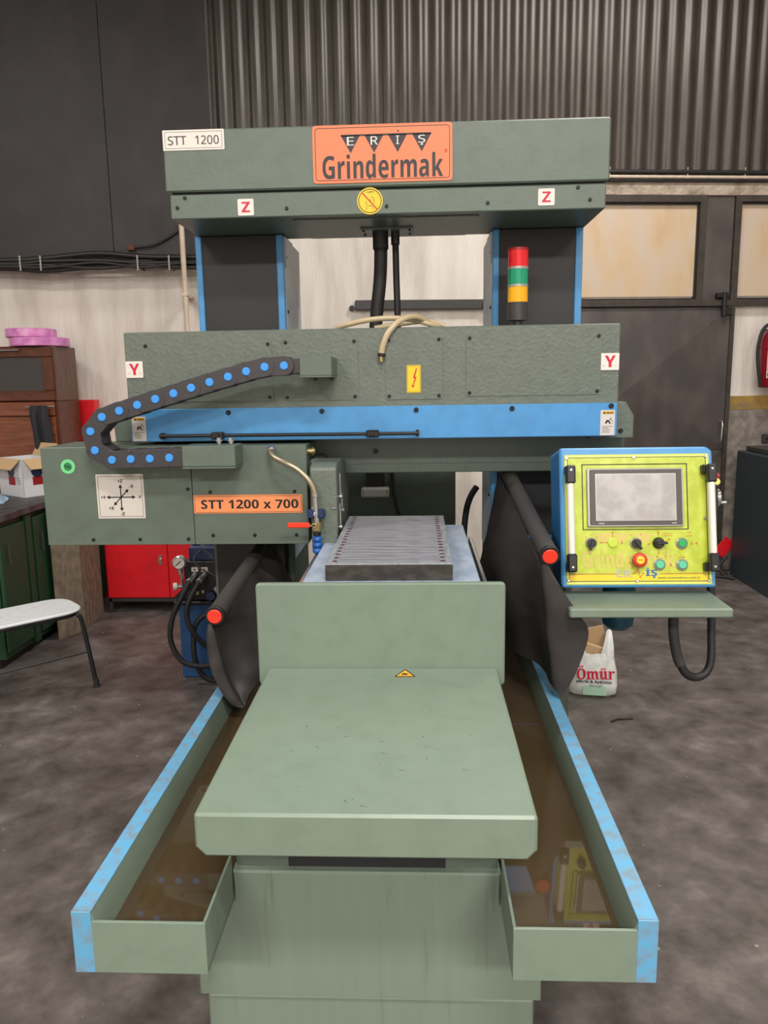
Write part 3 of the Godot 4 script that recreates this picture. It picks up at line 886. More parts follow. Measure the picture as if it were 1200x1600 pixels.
func wheelhead() -> void:
	var w := gp("wheelhead_housing", bx(-1.292, -0.376, 1.053, 1.394, -2.823, -2.556, 0.003), M.green)
	w = gp("front_sheet", bx(-1.292, -0.7735, 1.053, 1.394, -2.556, -2.55, 0.0015), M.green)
	screws(w, [Vector3(-1.13, 1.073, -2.55), Vector3(-0.965, 1.073, -2.55), Vector3(-0.795, 1.073, -2.55), Vector3(-0.787, 1.247, -2.55)], 0.006)
	w = gp("front_sheet", bx(-0.7715, -0.376, 1.053, 1.394, -2.556, -2.55, 0.0015), M.green)
	screws(w, [Vector3(-0.708, 1.085, -2.55), Vector3(-0.563, 1.085, -2.55), Vector3(-0.418, 1.085, -2.55), Vector3(-0.71, 1.236, -2.55), Vector3(-0.42, 1.236, -2.55)], 0.006)
	gp("spindle_housing", bx(-0.376, -0.335, 1.06, 1.34, -2.80, -2.60, 0.01), M.green_dark)
	var o := sign_plate("model_sign", -0.770, -0.394, 1.162, 1.2255, -2.55, M.orange_light)
	rim(o, -0.7665, -0.397, 1.1655, 1.222, -2.5478, 0.0012, M.ink)
	text("STT 1200 x 700", 0.031, 0.335, M.ink, o, Vector3(-0.576, 1.1935, -2.5476))
	o = sign_plate("axis_diagram", -1.1055, -0.9395, 1.147, 1.301, -2.55, M.white_plate)
	rim(o, -1.099, -0.946, 1.1535, 1.2945, -2.5478, 0.0014, M.ink_grey, 0.002)
	var st := S()
	var c := Vector2(-1.021, 1.2215)
	for q in [[Vector2(0, 0.045), "+Z", Vector2(0.0, 0.056)], [Vector2(0, -0.049), "-Z", Vector2(0.002, -0.058)], [Vector2(0.051, 0), "-Y", Vector2(0.064, 0)], [Vector2(-0.051, 0), "+Y", Vector2(-0.062, 0)], [Vector2(0.028, 0.028), "-X", Vector2(0.038, 0.038)], [Vector2(-0.027, -0.029), "+X", Vector2(-0.036, -0.038)]]:
		var d: Vector2 = q[0].normalized()
		var n := d.orthogonal()
		bar2(st, c, c + q[0] - d * 0.008, 0.0035, -2.5482, -2.5472)
		prism(st, PackedVector2Array([c + q[0], c + q[0] - d * 0.012 + n * 0.0065, c + q[0] - d * 0.012 - n * 0.0065]), -2.5482, -2.5472, 0.0)
		text(q[1], 0.0115, 0, M.ink, o, Vector3(c.x + q[2].x, c.y + q[2].y, -2.5476))
	mk("arrows", st, M.ink, o)
	o = gp("round_sticker", lathe(S(), [Vector2(0, 0), Vector2(0.025, 0), Vector2(0.025, 0.0012), Vector2(0, 0.0012)], 28, Transform3D(Basis(Vector3(1, 0, 0), Vector3(0, 0, 1), Vector3(0, -1, 0)), Vector3(-1.199, 1.329, -2.55))), M.sticker_green)
	mk("emblem", lathe(S(), [Vector2(0, 0), Vector2(0.014, 0), Vector2(0.014, 0.0018), Vector2(0, 0.0018)], 20, Transform3D(Basis(Vector3(1, 0, 0), Vector3(0, 0, 1), Vector3(0, -1, 0)), Vector3(-1.199, 1.329, -2.55))), M.sticker_dark, o)
	var ar := S()
	bar2(ar, Vector2(-1.2105, 1.333), Vector2(-1.1875, 1.325), 0.004, -2.5482, -2.5478)
	mk("arrow_stripe", ar, M.ink_grey, o)
	# wheel guard, its side turned to the table
	var pr := rounded([Vector2(-2.90, 1.20), Vector2(-2.83, 1.31), Vector2(-2.66, 1.338), Vector2(-2.52, 1.338), Vector2(-2.47, 1.325), Vector2(-2.47, 1.048), Vector2(-2.62, 1.048), Vector2(-2.84, 1.10)], 0.01, 2)
	var gx := Transform3D(Basis(Vector3(0, 0, 1), Vector3(0, 1, 0), Vector3(1, 0, 0)), Vector3.ZERO)
	var g := gp("wheel_guard", prism(S(), pr, -0.354, -0.267, 0.003, gx), M.hammered)
	mk("lower_cover", bx(-0.353, -0.268, 1.046, 1.098, -2.52, -2.466, 0.002), M.hammered, g)
	for q in [[1.30, 1.22, -2.53], [1.225, 1.165, -2.58], [1.20, 1.12, -2.51]]:
		mk("latch_rod", cyl(S(), Vector3(-0.262, q[0], q[2]), Vector3(-0.262, q[1], q[2]), 0.0035, 8), M.chrome, g)
		mk("latch_knob", cyl(S(), Vector3(-0.267, q[1], q[2]), Vector3(-0.254, q[1], q[2]), 0.007, 10), M.chrome, g)
	for y in [1.275, 1.19]:
		mk("guard_screw", cyl(S(), Vector3(-0.268, y, -2.56), Vector3(-0.262, y, -2.56), 0.006, 8), M.chrome, g)
	for x in [-0.345, -0.277]:
		mk("clip", bx(x - 0.008, x + 0.008, 1.188, 1.196, -2.470, -2.462, 0.002), M.chrome, g)
	# coolant feed: steel braided hose, clamp block, tap with a red lever, jointed nozzle
	var a := gp("fitting", cyl(S(), Vector3(-0.384, 1.368, -2.60), Vector3(-0.352, 1.367, -2.60), 0.012, 8), M.brass)
	mk("fitting_nut", cyl(S(), Vector3(-0.364, 1.3675, -2.60), Vector3(-0.357, 1.3675, -2.60), 0.016, 6), M.brass, a)
	var path := resample(spline([Vector3(-0.494, 1.382, -2.545), Vector3(-0.487, 1.374, -2.50), Vector3(-0.468, 1.360, -2.47), Vector3(-0.428, 1.344, -2.447), Vector3(-0.392, 1.325, -2.44), Vector3(-0.361, 1.296, -2.438), Vector3(-0.342, 1.267, -2.438), Vector3(-0.334, 1.236, -2.438)], 24), 0.003)
	a = gp("braided_hose", tube(S(), path, ribbed(path, 0.0092, 0.0008), 10), M.braid)
	mk("union", cyl(S(), Vector3(-0.494, 1.386, -2.548), Vector3(-0.489, 1.378, -2.512), 0.013, 8), M.chrome, a)
	mk("ferrule", cyl(S(), Vector3(-0.3335, 1.246, -2.438), Vector3(-0.3335, 1.232, -2.438), 0.0115, 10), M.chrome, a)
	a = gp("coolant_tap", cyl(S(), Vector3(-0.3335, 1.234, -2.438), Vector3(-0.332, 1.12, -2.438), 0.0095, 10), M.chrome)
	mk("clamp_block", bx(-0.362, -0.305, 1.162, 1.190, -2.465, -2.43, 0.004), M.navy, a)
	mk("clamp_screw", cyl(S(), Vector3(-0.3335, 1.176, -2.43), Vector3(-0.3335, 1.176, -2.424), 0.008, 10), M.chrome, a)
	mk("valve_body", bx(-0.346, -0.318, 1.117, 1.150, -2.452, -2.424, 0.005), M.brass, a)
	mk("lever_nut", cyl(S(), Vector3(-0.337, 1.141, -2.424), Vector3(-0.337, 1.141, -2.412), 0.009, 6), M.brass, a)
	mk("red_lever", box(S(), Vector3(-0.424, 1.135, -2.419), Vector3(-0.352, 1.152, -2.411), 0.003), M.red_bright, a)
	mk("lever_arm", box(S(), Vector3(-0.356, 1.139, -2.418), Vector3(-0.334, 1.146, -2.412), 0.001), M.brass, a)
	mk("black_collar", cyl(S(), Vector3(-0.332, 1.118, -2.438), Vector3(-0.332, 1.104, -2.438), 0.013, 10), M.black_metal, a)
	var y := 1.104
	for k in 3:
		mk("nozzle_segment", lathe(S(), [Vector2(0, 0), Vector2(0.010, 0), Vector2(0.0165, -0.008), Vector2(0.0165, -0.015), Vector2(0.010, -0.021), Vector2(0, -0.021)], 14, Transform3D(Basis(), Vector3(-0.332, y, -2.438)), true), M.blue_loc, a)
		y -= 0.0195

func chain() -> void:
	# the energy chain: side plates that overlap, a blue pin at each joint
	var p := [Vector2(-0.422, 1.654), Vector2(-0.484, 1.651), Vector2(-0.544, 1.638), Vector2(-0.603, 1.622), Vector2(-0.664, 1.606), Vector2(-0.724, 1.589), Vector2(-0.783, 1.572), Vector2(-0.843, 1.555), Vector2(-0.904, 1.537), Vector2(-0.964, 1.519), Vector2(-1.023, 1.500), Vector2(-1.064, 1.454), Vector2(-1.055, 1.392), Vector2(-1.0, 1.360), Vector2(-0.938, 1.362), Vector2(-0.874, 1.363), Vector2(-0.810, 1.365)]
	var e := gp("energy_chain", bx(-0.405, -0.368, 1.628, 1.676, -2.525, -2.458, 0.003), M.plastic_black)
	mk("end_link", bx(-0.805, -0.768, 1.340, 1.390, -2.525, -2.458, 0.003), M.plastic_black, e)
	# one link: two side plates and cross bars, along +x from its own joint
	var L := 0.0625
	var sh := PackedVector2Array()
	for i in 13:
		sh.append(Vector2.from_angle(PI / 2 + PI * i / 12) * 0.0305)
	sh.append(Vector2(L - 0.012, -0.029))
	for i in 7:
		sh.append(Vector2(L - 0.028, 0) + Vector2.from_angle(-PI / 2 + PI * i / 6) * 0.0285 * Vector2(0.62, 1))
	sh.append(Vector2(L - 0.012, 0.029))
	sh = PackedVector2Array()
	for i in 13:
		sh.append(Vector2.from_angle(PI / 2 + PI * i / 12) * 0.0305)
	sh.append(Vector2(L, -0.028))
	sh.append(Vector2(L, 0.028))
	var st := S()
	prism(st, sh, -0.006, 0.0, 0.0012)
	prism(st, sh, -0.080, -0.074, 0.0012)
	box(st, Vector3(L * 0.35, 0.0225, -0.074), Vector3(L * 0.75, 0.0275, -0.006), 0.001)
	box(st, Vector3(L * 0.35, -0.0275, -0.074), Vector3(L * 0.75, -0.0225, -0.006), 0.001)
	st.generate_normals()
	var link := st.commit()
	st = lathe(S(), [Vector2(0, 0), Vector2(0.0135, 0), Vector2(0.0135, 0.002), Vector2(0.0115, 0.0045), Vector2(0, 0.0045)], 18, Transform3D(Basis(Vector3(1, 0, 0), Vector3(0, 0, 1), Vector3(0, -1, 0)), Vector3.ZERO))
	st.generate_normals()
	var pin := st.commit()
	for i in p.size():
		var nx: Vector2 = p[i + 1] if i + 1 < p.size() else p[i] + Vector2(0.0625, 0.0)
		var d: Vector2 = nx - p[i]
		var o := mk("chain_link", link, M.plastic_black, e, Vector3(p[i].x, p[i].y, -2.4455 + 0.0016 * (i % 2)))
		o.rotation.z = d.angle()
		mk("pin", pin, M.pin_blue, e, Vector3(p[i].x, p[i].y, -2.4455 + 0.0016 * (i % 2)))
	var b := gp("chain_bracket", bx(-0.373, -0.271, 1.621, 1.681, -2.62, -2.449, 0.002), M.green)
	mk("bracket_lip", bx(-0.373, -0.271, 1.616, 1.621, -2.60, -2.447, 0.001), M.hammered, b)
	screws(b, [Vector3(-0.345, 1.611, -2.615), Vector3(-0.29, 1.611, -2.615)], 0.005)
	b = gp("chain_bracket", bx(-0.766, -0.592, 1.335, 1.402, -2.552, -2.44, 0.002), M.green)
	mk("bracket_lip", bx(-0.766, -0.592, 1.329, 1.334, -2.552, -2.436, 0.001), M.hammered, b)
	for x in [-0.663, -0.623]:
		mk("cable_gland", cyl(S(), Vector3(x, 1.402, -2.52), Vector3(x, 1.424, -2.52), 0.008, 8), M.chrome, b)
		mk("gland_nut", cyl(S(), Vector3(x, 1.41, -2.52), Vector3(x, 1.417, -2.52), 0.0125, 6), M.chrome, b)

func top_beam() -> void:
	var t := gp("top_beam", bx(-0.833, 0.631, 2.233, 2.427, -3.40, -2.65, 0.005), M.green)
	t = gp("lower_casing", bx(-0.820, 0.621, 2.147, 2.224, -3.055, -2.652, 0.003), M.green)
	screws(t, [Vector3(-0.797, 2.183, -2.652), Vector3(-0.429, 2.173, -2.652), Vector3(-0.096, 2.171, -2.652), Vector3(0.237, 2.173, -2.652), Vector3(0.57, 2.175, -2.652), Vector3(-0.77, 2.214, -2.652), Vector3(0.53, 2.214, -2.652)], 0.006)
	gp("seam_filler", bx(-0.815, 0.616, 2.222, 2.235, -3.05, -2.668, 0.0), M.black_metal)
	gp("underside_plate", plate(rounded([Vector2(-0.42, -2.70), Vector2(0.215, -2.70), Vector2(0.19, -3.04), Vector2(-0.40, -3.04)], 0.01, 2), 0, 0.004, 0.001), M.green_dark).transform = Transform3D(Basis(Vector3(1, 0, 0), Vector3(0, 0, 1), Vector3(0, -1, 0)), Vector3(0, 2.147, 0) - G0)
	var f := gp("cable_flange", bx(-0.20, -0.01, 2.136, 2.143, -2.96, -2.85, 0.001), M.green_dark)
	for x in [-0.188, -0.022]:
		for z in [-2.865, -2.945]:
			mk("screw", cyl(S(), Vector3(x, 2.136, z), Vector3(x, 2.131, z), 0.005, 8), M.black_metal, f)
	# cable conduits down to the crossbeam
	var pth := spline([Vector3(-0.129, 2.14, -2.9), Vector3(-0.129, 2.05, -2.9), Vector3(-0.134, 1.96, -2.9), Vector3(-0.146, 1.86, -2.9), Vector3(-0.156, 1.74, -2.9), Vector3(-0.158, 1.60, -2.9)], 16)
	f = gp("cable_conduit", tube(S(), resample(pth, 0.004), ribbed(resample(pth, 0.004), 0.0245, 0.0012), 12), M.rubber)
	mk("gland", cyl(S(), Vector3(-0.129, 2.142, -2.9), Vector3(-0.129, 2.075, -2.9), 0.029, 14), M.black_metal, f)
	pth = spline([Vector3(-0.075, 2.14, -2.9), Vector3(-0.073, 1.98, -2.9), Vector3(-0.070, 1.82, -2.9), Vector3(-0.07, 1.6, -2.9)], 16)
	f = gp("cable_conduit", tube(S(), pth, 0.0125, 10), M.rubber)
	mk("gland", cyl(S(), Vector3(-0.075, 2.142, -2.9), Vector3(-0.075, 2.09, -2.9), 0.016, 12), M.black_metal, f)
	# signs
	var s := sign_plate("model_plate", -0.832, -0.627, 2.362, 2.4255, -2.65, M.white)
	rim(s, -0.825, -0.634, 2.368, 2.4195, -2.6478, 0.0012, M.ink_grey, 0.002)
	text("STT", 0.027, 0.062, M.ink_grey, s, Vector3(-0.784, 2.393, -2.6476), false)
	text("1200", 0.027, 0.078, M.ink_grey, s, Vector3(-0.684, 2.393, -2.6476), false)
	s = sign_plate("maker_sign", -0.336, 0.121, 2.246, 2.425, -2.65, M.orange, 0.012, 0.0025)
	rim(s, -0.328, 0.113, 2.254, 2.417, -2.6473, 0.0022, M.ink_grey, 0.012)
	var fl := S()
	for x in [-0.211, -0.134, -0.057, 0.0215]:
		prism(fl, PackedVector2Array([Vector2(x - 0.031, 2.392), Vector2(x + 0.031, 2.392), Vector2(x, 2.3375)]), -2.6476, -2.6468, 0.0)
	box(fl, Vector3(-0.242, 2.3895, -2.6476), Vector3(0.0525, 2.395, -2.6468), 0.0)
	prism(fl, ngon(0.003, 12, Vector2(-0.055, 2.402)), -2.6476, -2.6468, 0.0)
	mk("pennants", fl, M.ink_grey, s)
	text("E", 0.026, 0.023, M.white, s, Vector3(-0.211, 2.3745, -2.6464), false)
	text("R", 0.026, 0.024, M.white, s, Vector3(-0.133, 2.3745, -2.6464), false)
	text("I", 0.026, 0.011, M.white, s, Vector3(-0.057, 2.3745, -2.6464), false, "Droid Serif")
	text("Ş", 0.031, 0.023, M.white, s, Vector3(0.0215, 2.372, -2.6464), false)
	text("Grindermak", 0.077, 0.396, M.ink_grey, s, Vector3(-0.107, 2.2965, -2.6472))
	text("®", 0.011, 0, M.red_line, s, Vector3(0.1, 2.338, -2.6472))
	for x in [-0.566, 0.428]:
		var y := 2.180 if x < 0 else 2.187
		s = sign_plate("axis_sign", x - 0.027, x + 0.027, y - 0.027, y + 0.026, -2.652, M.white, 0.005)
		text("Z", 0.033, 0.028, M.ink_red, s, Vector3(x, y, -2.6498))
	var rx := Basis(Vector3(1, 0, 0), Vector3(0, 0, 1), Vector3(0, -1, 0))
	s = gp("prohibition_sign", lathe(S(), [Vector2(0, 0), Vector2(0.0425, 0), Vector2(0.0425, 0.0015), Vector2(0, 0.0015)], 36, Transform3D(rx, Vector3(-0.151, 2.189, -2.652))), M.yellow)
	var ring := S()
	for i in 36:
		bar2(ring, Vector2(-0.151, 2.189) + Vector2.from_angle(TAU * i / 36) * 0.037, Vector2(-0.151, 2.189) + Vector2.from_angle(TAU * (i + 1) / 36) * 0.037, 0.0022, -2.6506, -2.650)
	mk("ring_line", ring, M.ink, s)
	var man := S()
	var c := Vector2(-0.151, 2.189)
	for q in [[-0.012, 0.010, 0.004, 0.001], [-0.013, 0.0, -0.010, -0.014], [-0.006, -0.015, 0.008, -0.015], [0.006, 0.014, 0.014, 0.004], [0.014, 0.004, 0.013, -0.008], [-0.010, -0.018, -0.012, -0.027], [0.008, -0.018, 0.012, -0.025], [-0.002, 0.024, 0.006, 0.032], [-0.012, 0.028, 0.014, 0.028]]:
		bar2(man, c + Vector2(q[0], q[1]), c + Vector2(q[2], q[3]), 0.0014, -2.6506, -2.650)
	mk("pictogram", man, M.ink_grey, s)
	var sl := S()
	bar2(sl, c + Vector2(-0.026, 0.027), c + Vector2(0.025, -0.028), 0.004, -2.6504, -2.6496)
	mk("red_slash", sl, M.red_line, s)

func aprons() -> void:
	# a roller on each side of the table with a black cloth hung over the tray
	for s in [0, 1]:
		var a: Vector3 = [Vector3(-0.589, 0.940, -2.10), Vector3(0.366, 1.113, -2.10)][s]
		var b: Vector3 = [Vector3(-0.602, 0.985, -2.93), Vector3(0.341, 1.255, -2.93)][s]
		var r := gp("apron_roller", cyl(S(), a, b, 0.0265, 20), M.roller)
		var d := (a - b).normalized()
		mk("black_ring", cyl(S(), a - d * 0.004, a + d * 0.010, 0.0285, 20), M.black_metal, r)
		mk("red_cap", cyl(S(), a + d * 0.010, a + d * 0.016, 0.0215, 20, 0.003), M.red_bright, r)
		if s == 1:
			mk("wall_bracket", bx(0.315, 0.385, 1.20, 1.285, -2.945, -2.915, 0.003), M.grey_dark, r)
			mk("bracket_top", bx(0.32, 0.40, 1.278, 1.288, -2.93, -2.84, 0.002), M.hammered, r)
		else:
			mk("wall_bracket", bx(-0.64, -0.565, 0.94, 1.02, -2.945, -2.915, 0.003), M.grey_dark, r)
	var st := S()
	cloth(st, [
		[Vector3(-0.612, 0.930, -2.095), Vector3(-0.618, 0.86, -2.09), Vector3(-0.612, 0.775, -2.10), Vector3(-0.585, 0.695, -2.11), Vector3(-0.560, 0.66, -2.12)],
		[Vector3(-0.600, 0.918, -2.098), Vector3(-0.590, 0.86, -2.10), Vector3(-0.578, 0.775, -2.11), Vector3(-0.558, 0.70, -2.115), Vector3(-0.530, 0.648, -2.12)],
		[Vector3(-0.596, 0.918, -2.110), Vector3(-0.587, 0.86, -2.125), Vector3(-0.574, 0.775, -2.14), Vector3(-0.553, 0.70, -2.14), Vector3(-0.524, 0.645, -2.13)],
		[Vector3(-0.572, 0.932, -2.14), Vector3(-0.55, 0.86, -2.26), Vector3(-0.515, 0.78, -2.24), Vector3(-0.505, 0.72, -2.18), Vector3(-0.492, 0.70, -2.15)],
		[Vector3(-0.568, 0.952, -2.36), Vector3(-0.52, 0.87, -2.36), Vector3(-0.475, 0.80, -2.34), Vector3(-0.455, 0.74, -2.32), Vector3(-0.445, 0.68, -2.30)],
		[Vector3(-0.571, 0.972, -2.62), Vector3(-0.52, 0.88, -2.6), Vector3(-0.470, 0.80, -2.58), Vector3(-0.445, 0.74, -2.56), Vector3(-0.435, 0.67, -2.55)],
		[Vector3(-0.575, 0.985, -2.90), Vector3(-0.53, 0.88, -2.9), Vector3(-0.48, 0.80, -2.9), Vector3(-0.45, 0.74, -2.88), Vector3(-0.44, 0.66, -2.86)],
	], 6, 0.004, 0.03)
	gp("apron_cloth", st, M.apron)
	st = S()
	cloth(st, [
		[Vector3(0.361, 1.086, -2.095), Vector3(0.400, 1.02, -2.09), Vector3(0.445, 0.95, -2.09), Vector3(0.482, 0.885, -2.10), Vector3(0.455, 0.77, -2.11), Vector3(0.416, 0.680, -2.12)],
		[Vector3(0.352, 1.088, -2.10), Vector3(0.360, 1.02, -2.10), Vector3(0.370, 0.95, -2.10), Vector3(0.378, 0.88, -2.11), Vector3(0.388, 0.79, -2.12), Vector3(0.398, 0.705, -2.13)],
		[Vector3(0.350, 1.089, -2.108), Vector3(0.357, 1.02, -2.125), Vector3(0.366, 0.95, -2.135), Vector3(0.374, 0.88, -2.145), Vector3(0.384, 0.79, -2.15), Vector3(0.392, 0.708, -2.15)],
		[Vector3(0.340, 1.103, -2.13), Vector3(0.338, 1.02, -2.20), Vector3(0.340, 0.95, -2.24), Vector3(0.345, 0.88, -2.27), Vector3(0.360, 0.79, -2.27), Vector3(0.372, 0.725, -2.26)],
		[Vector3(0.330, 1.145, -2.36), Vector3(0.300, 1.03, -2.36), Vector3(0.290, 0.95, -2.37), Vector3(0.288, 0.88, -2.37), Vector3(0.300, 0.79, -2.37), Vector3(0.310, 0.735, -2.36)],
		[Vector3(0.320, 1.190, -2.62), Vector3(0.280, 1.05, -2.62), Vector3(0.262, 0.95, -2.62), Vector3(0.255, 0.88, -2.62), Vector3(0.255, 0.79, -2.62), Vector3(0.255, 0.72, -2.60)],
		[Vector3(0.312, 1.240, -2.91), Vector3(0.275, 1.08, -2.91), Vector3(0.255, 0.97, -2.90), Vector3(0.245, 0.88, -2.90), Vector3(0.240, 0.79, -2.90), Vector3(0.240, 0.70, -2.90)],
	], 6, 0.004, 0.018)
	gp("apron_cloth", st, M.apron)
	# coolant standing in the two trays
	for s in [0, 1]:
		var o := mk("coolant_water", bx([-0.584, 0.167][s], [-0.393, 0.366][s], 0.557, 0.602, -3.04, -1.207, 0.0), M.water)
		tag(o, ["murky brown coolant standing in the left tray of the grinder", "murky brown coolant standing in the right tray, below the control panel"][s], "water", "coolant in the trays", "stuff")

# ---------------------------------------------------------------- the control console on its arm
func face_text(s: String, x: float, y: float, h: float, w: float, m: Material, parent: Node, bold := true) -> void:
	text(s, h, w, m, parent, Vector3(x, y, 0.0028), bold)

func console() -> void:
	var K := thing("control_console", "blue control console with a yellow-green panel and grey touch screen, hung right of the grinder", "control panel", Vector3(0.627, 1.01, -2.13))
	K.rotation.x = deg_to_rad(-13.0)
	var world := K.transform.affine_inverse()      # shelf, arm and hose are given upright
	K.position = Vector3(0.646, 0.992, -2.194)
	K.scale = Vector3(1.03, 1.03, 1.03)
	var en := mk("enclosure", prism(S(), rounded([Vector2(-0.216, 0), Vector2(0.216, 0), Vector2(0.216, 0.39), Vector2(0.20, 0.402), Vector2(-0.216, 0.402)], 0.006, 2), -0.16, 0.0, 0.005), M.blue, K)
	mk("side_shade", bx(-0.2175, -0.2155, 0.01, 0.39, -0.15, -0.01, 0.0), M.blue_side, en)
	var f := mk("face_panel", plate(rrect(-0.205, 0.205, 0.008, 0.382, 0.004), 0.0, 0.002, 0.0006), M.film, K)
	rim(f, -0.203, 0.203, 0.010, 0.380, 0.0023, 0.006, M.film_edge, 0.004)
	rim(f, -0.197, 0.196, 0.0165, 0.374, 0.0024, 0.0018, M.ink_grey, 0.003)
	rim(f, -0.156, 0.143, 0.164, 0.354, 0.0024, 0.0028, M.ink, 0.001)
	screws(f, [Vector3(-0.199, 0.372, 0.002), Vector3(-0.008, 0.373, 0.002), Vector3(0.196, 0.374, 0.002), Vector3(0.196, 0.0185, 0.002), Vector3(-0.006, 0.0185, 0.002), Vector3(-0.199, 0.0205, 0.002), Vector3(0.190, 0.196, 0.002)], 0.0048, M.chrome)
	# printed trim
	var yl := S()
	box(yl, Vector3(-0.195, 0.0195, 0.0018), Vector3(0.193, 0.036, 0.0024), 0.0)
	mk("yellow_band", yl, M.yellow, f)
	var rl := S()
	bar2(rl, Vector2(-0.190, 0.0385), Vector2(-0.062, 0.0385), 0.0016, 0.0018, 0.0026)
	bar2(rl, Vector2(0.058, 0.0385), Vector2(0.184, 0.0395), 0.0016, 0.0018, 0.0026)
	for q in [[-0.020, 0.0385, -0.012, 0.041], [-0.012, 0.041, -0.002, 0.053], [-0.002, 0.053, 0.003, 0.027], [0.003, 0.027, 0.011, 0.040], [0.011, 0.040, 0.016, 0.040]]:
		bar2(rl, Vector2(q[0], q[1]), Vector2(q[2], q[3]), 0.0018, 0.0018, 0.0026)
	mk("red_trim_line", rl, M.red_line, f)
	face_text("Grindermak", -0.028, 0.081, 0.052, 0.262, M.faded, f)
	var tp := S()
	for x in [-0.098, -0.045, 0.018]:
		prism(tp, PackedVector2Array([Vector2(x - 0.028, 0.155), Vector2(x + 0.028, 0.155), Vector2(x + 0.008, 0.128), Vector2(x - 0.008, 0.128)]), 0.0018, 0.0022, 0.0)
	mk("faded_pennants", tp, M.faded, f)
	face_text("ER", -0.042, 0.040, 0.021, 0.042, M.silver, f)
	face_text("İŞ", 0.035, 0.041, 0.029, 0.032, M.label_blue, f)
	face_text("www.erismakina.com.tr", 0.112, 0.0275, 0.0058, 0.118, M.sticker_dark, f)
	face_text("Z", -0.046, 0.128, 0.007, 0, M.red_line, f)
	face_text("X", 0.090, 0.064, 0.007, 0, M.red_line, f)
	face_text("Z - Y", 0.157, 0.124, 0.007, 0, M.red_line, f)
	var ar := S()
	for q in [[Vector2(-0.0715, 0.143), Vector2(-0.0715, 0.157)], [Vector2(-0.084, 0.128), Vector2(-0.105, 0.128)], [Vector2(0.057, 0.146), Vector2(0.057, 0.157)], [Vector2(0.057, 0.106), Vector2(0.057, 0.097)], [Vector2(0.040, 0.130), Vector2(0.028, 0.122)], [Vector2(0.076, 0.130), Vector2(0.088, 0.137)], [Vector2(0.066, 0.087), Vector2(0.052, 0.087)], [Vector2(0.112, 0.085), Vector2(0.128, 0.085)]]:
		var d: Vector2 = (q[1] - q[0]).normalized()
		bar2(ar, q[0], q[1], 0.0014, 0.0018, 0.0027)
		prism(ar, PackedVector2Array([q[1] + d * 0.003, q[1] - d * 0.002 + d.orthogonal() * 0.0025, q[1] - d * 0.002 - d.orthogonal() * 0.0025]), 0.0018, 0.0027, 0.0)
	for q in [[-0.150, 0.146, -0.146, 0.142], [-0.117, 0.142, -0.113, 0.146], [-0.135, 0.150, -0.129, 0.150], [-0.022, 0.148, -0.016, 0.152], [0.006, 0.152, 0.010, 0.148], [0.072, 0.147, 0.098, 0.147], [0.072, 0.153, 0.098, 0.153], [0.136, 0.146, 0.150, 0.146], [0.136, 0.156, 0.150, 0.156], [0.072, 0.088, 0.108, 0.091]]:
		bar2(ar, Vector2(q[0], q[1]), Vector2(q[2], q[3]), 0.0012, 0.0018, 0.0027)
	mk("printed_arrows", ar, M.red_line, f)
	# touch screen
	var sc := mk("touch_screen", plate(rrect(-0.143, 0.129, 0.173, 0.341, 0.006), 0.002, 0.010, 0.002), M.silver, K)
	mk("bezel", plate(rrect(-0.136, 0.124, 0.178, 0.337, 0.003), 0.0098, 0.0125, 0.001), M.screen_bezel, sc)
	mk("display_frame", plate(rrect(-0.120, 0.107, 0.190, 0.325, 0.002), 0.0122, 0.0128, 0.0), M.silver, sc)
	mk("display", plate(rrect(-0.117, 0.1045, 0.1925, 0.3225, 0.001), 0.0124, 0.0133, 0.0), M.display, sc)
	var pr := S()
	for q in [[-0.112, -0.096], [0.093, 0.107]]:
		box(pr, Vector3(q[0], 0.1815, 0.0124), Vector3(q[1], 0.184, 0.0128), 0.0)
	mk("print_mark", pr, M.silver, sc)
	# switches and buttons
	var up := Basis(Vector3(1, 0, 0), Vector3(0, 0, 1), Vector3(0, -1, 0))
	var dial := func(called: String, x: float, y: float, ang: float, big: bool):
		var o := mk(called, lathe(S(), [Vector2(0, 0), Vector2(0.0165, 0), Vector2(0.0165, 0.004), Vector2(0.0145, 0.006), Vector2(0, 0.006)], 24, Transform3D(up, Vector3(x, y, 0.002))), M.silver if not big else M.black_metal, K)
		mk("knob", lathe(S(), [Vector2(0, 0.004), Vector2(0.0135 if not big else 0.0165, 0.005), Vector2(0.012, 0.016), Vector2(0, 0.017)], 24, Transform3D(up, Vector3(x, y, 0.002))), M.black_metal, o)
		var d := Vector2.from_angle(deg_to_rad(ang))
		mk("pointer", prism(S(), PackedVector2Array([Vector2(x, y) + d * 0.021 + d.orthogonal() * 0.003, Vector2(x, y) + d * 0.021 - d.orthogonal() * 0.003, Vector2(x, y) - d * 0.010 - d.orthogonal() * 0.0045, Vector2(x, y) - d * 0.010 + d.orthogonal() * 0.0045]), 0.010, 0.023, 0.001), M.black_metal, o)
	dial.call("selector_switch", -0.133, 0.127, -105.0, false)
	dial.call("selector_switch", -0.007, 0.126, -55.0, false)
	dial.call("joystick_switch", 0.057, 0.126, 0.0, true)
	mk("blanking_plug", lathe(S(), [Vector2(0, 0), Vector2(0.0145, 0), Vector2(0.0145, 0.003), Vector2(0.012, 0.004), Vector2(0, 0.004)], 24, Transform3D(up, Vector3(-0.0715, 0.128, 0.002))), M.lime, K)
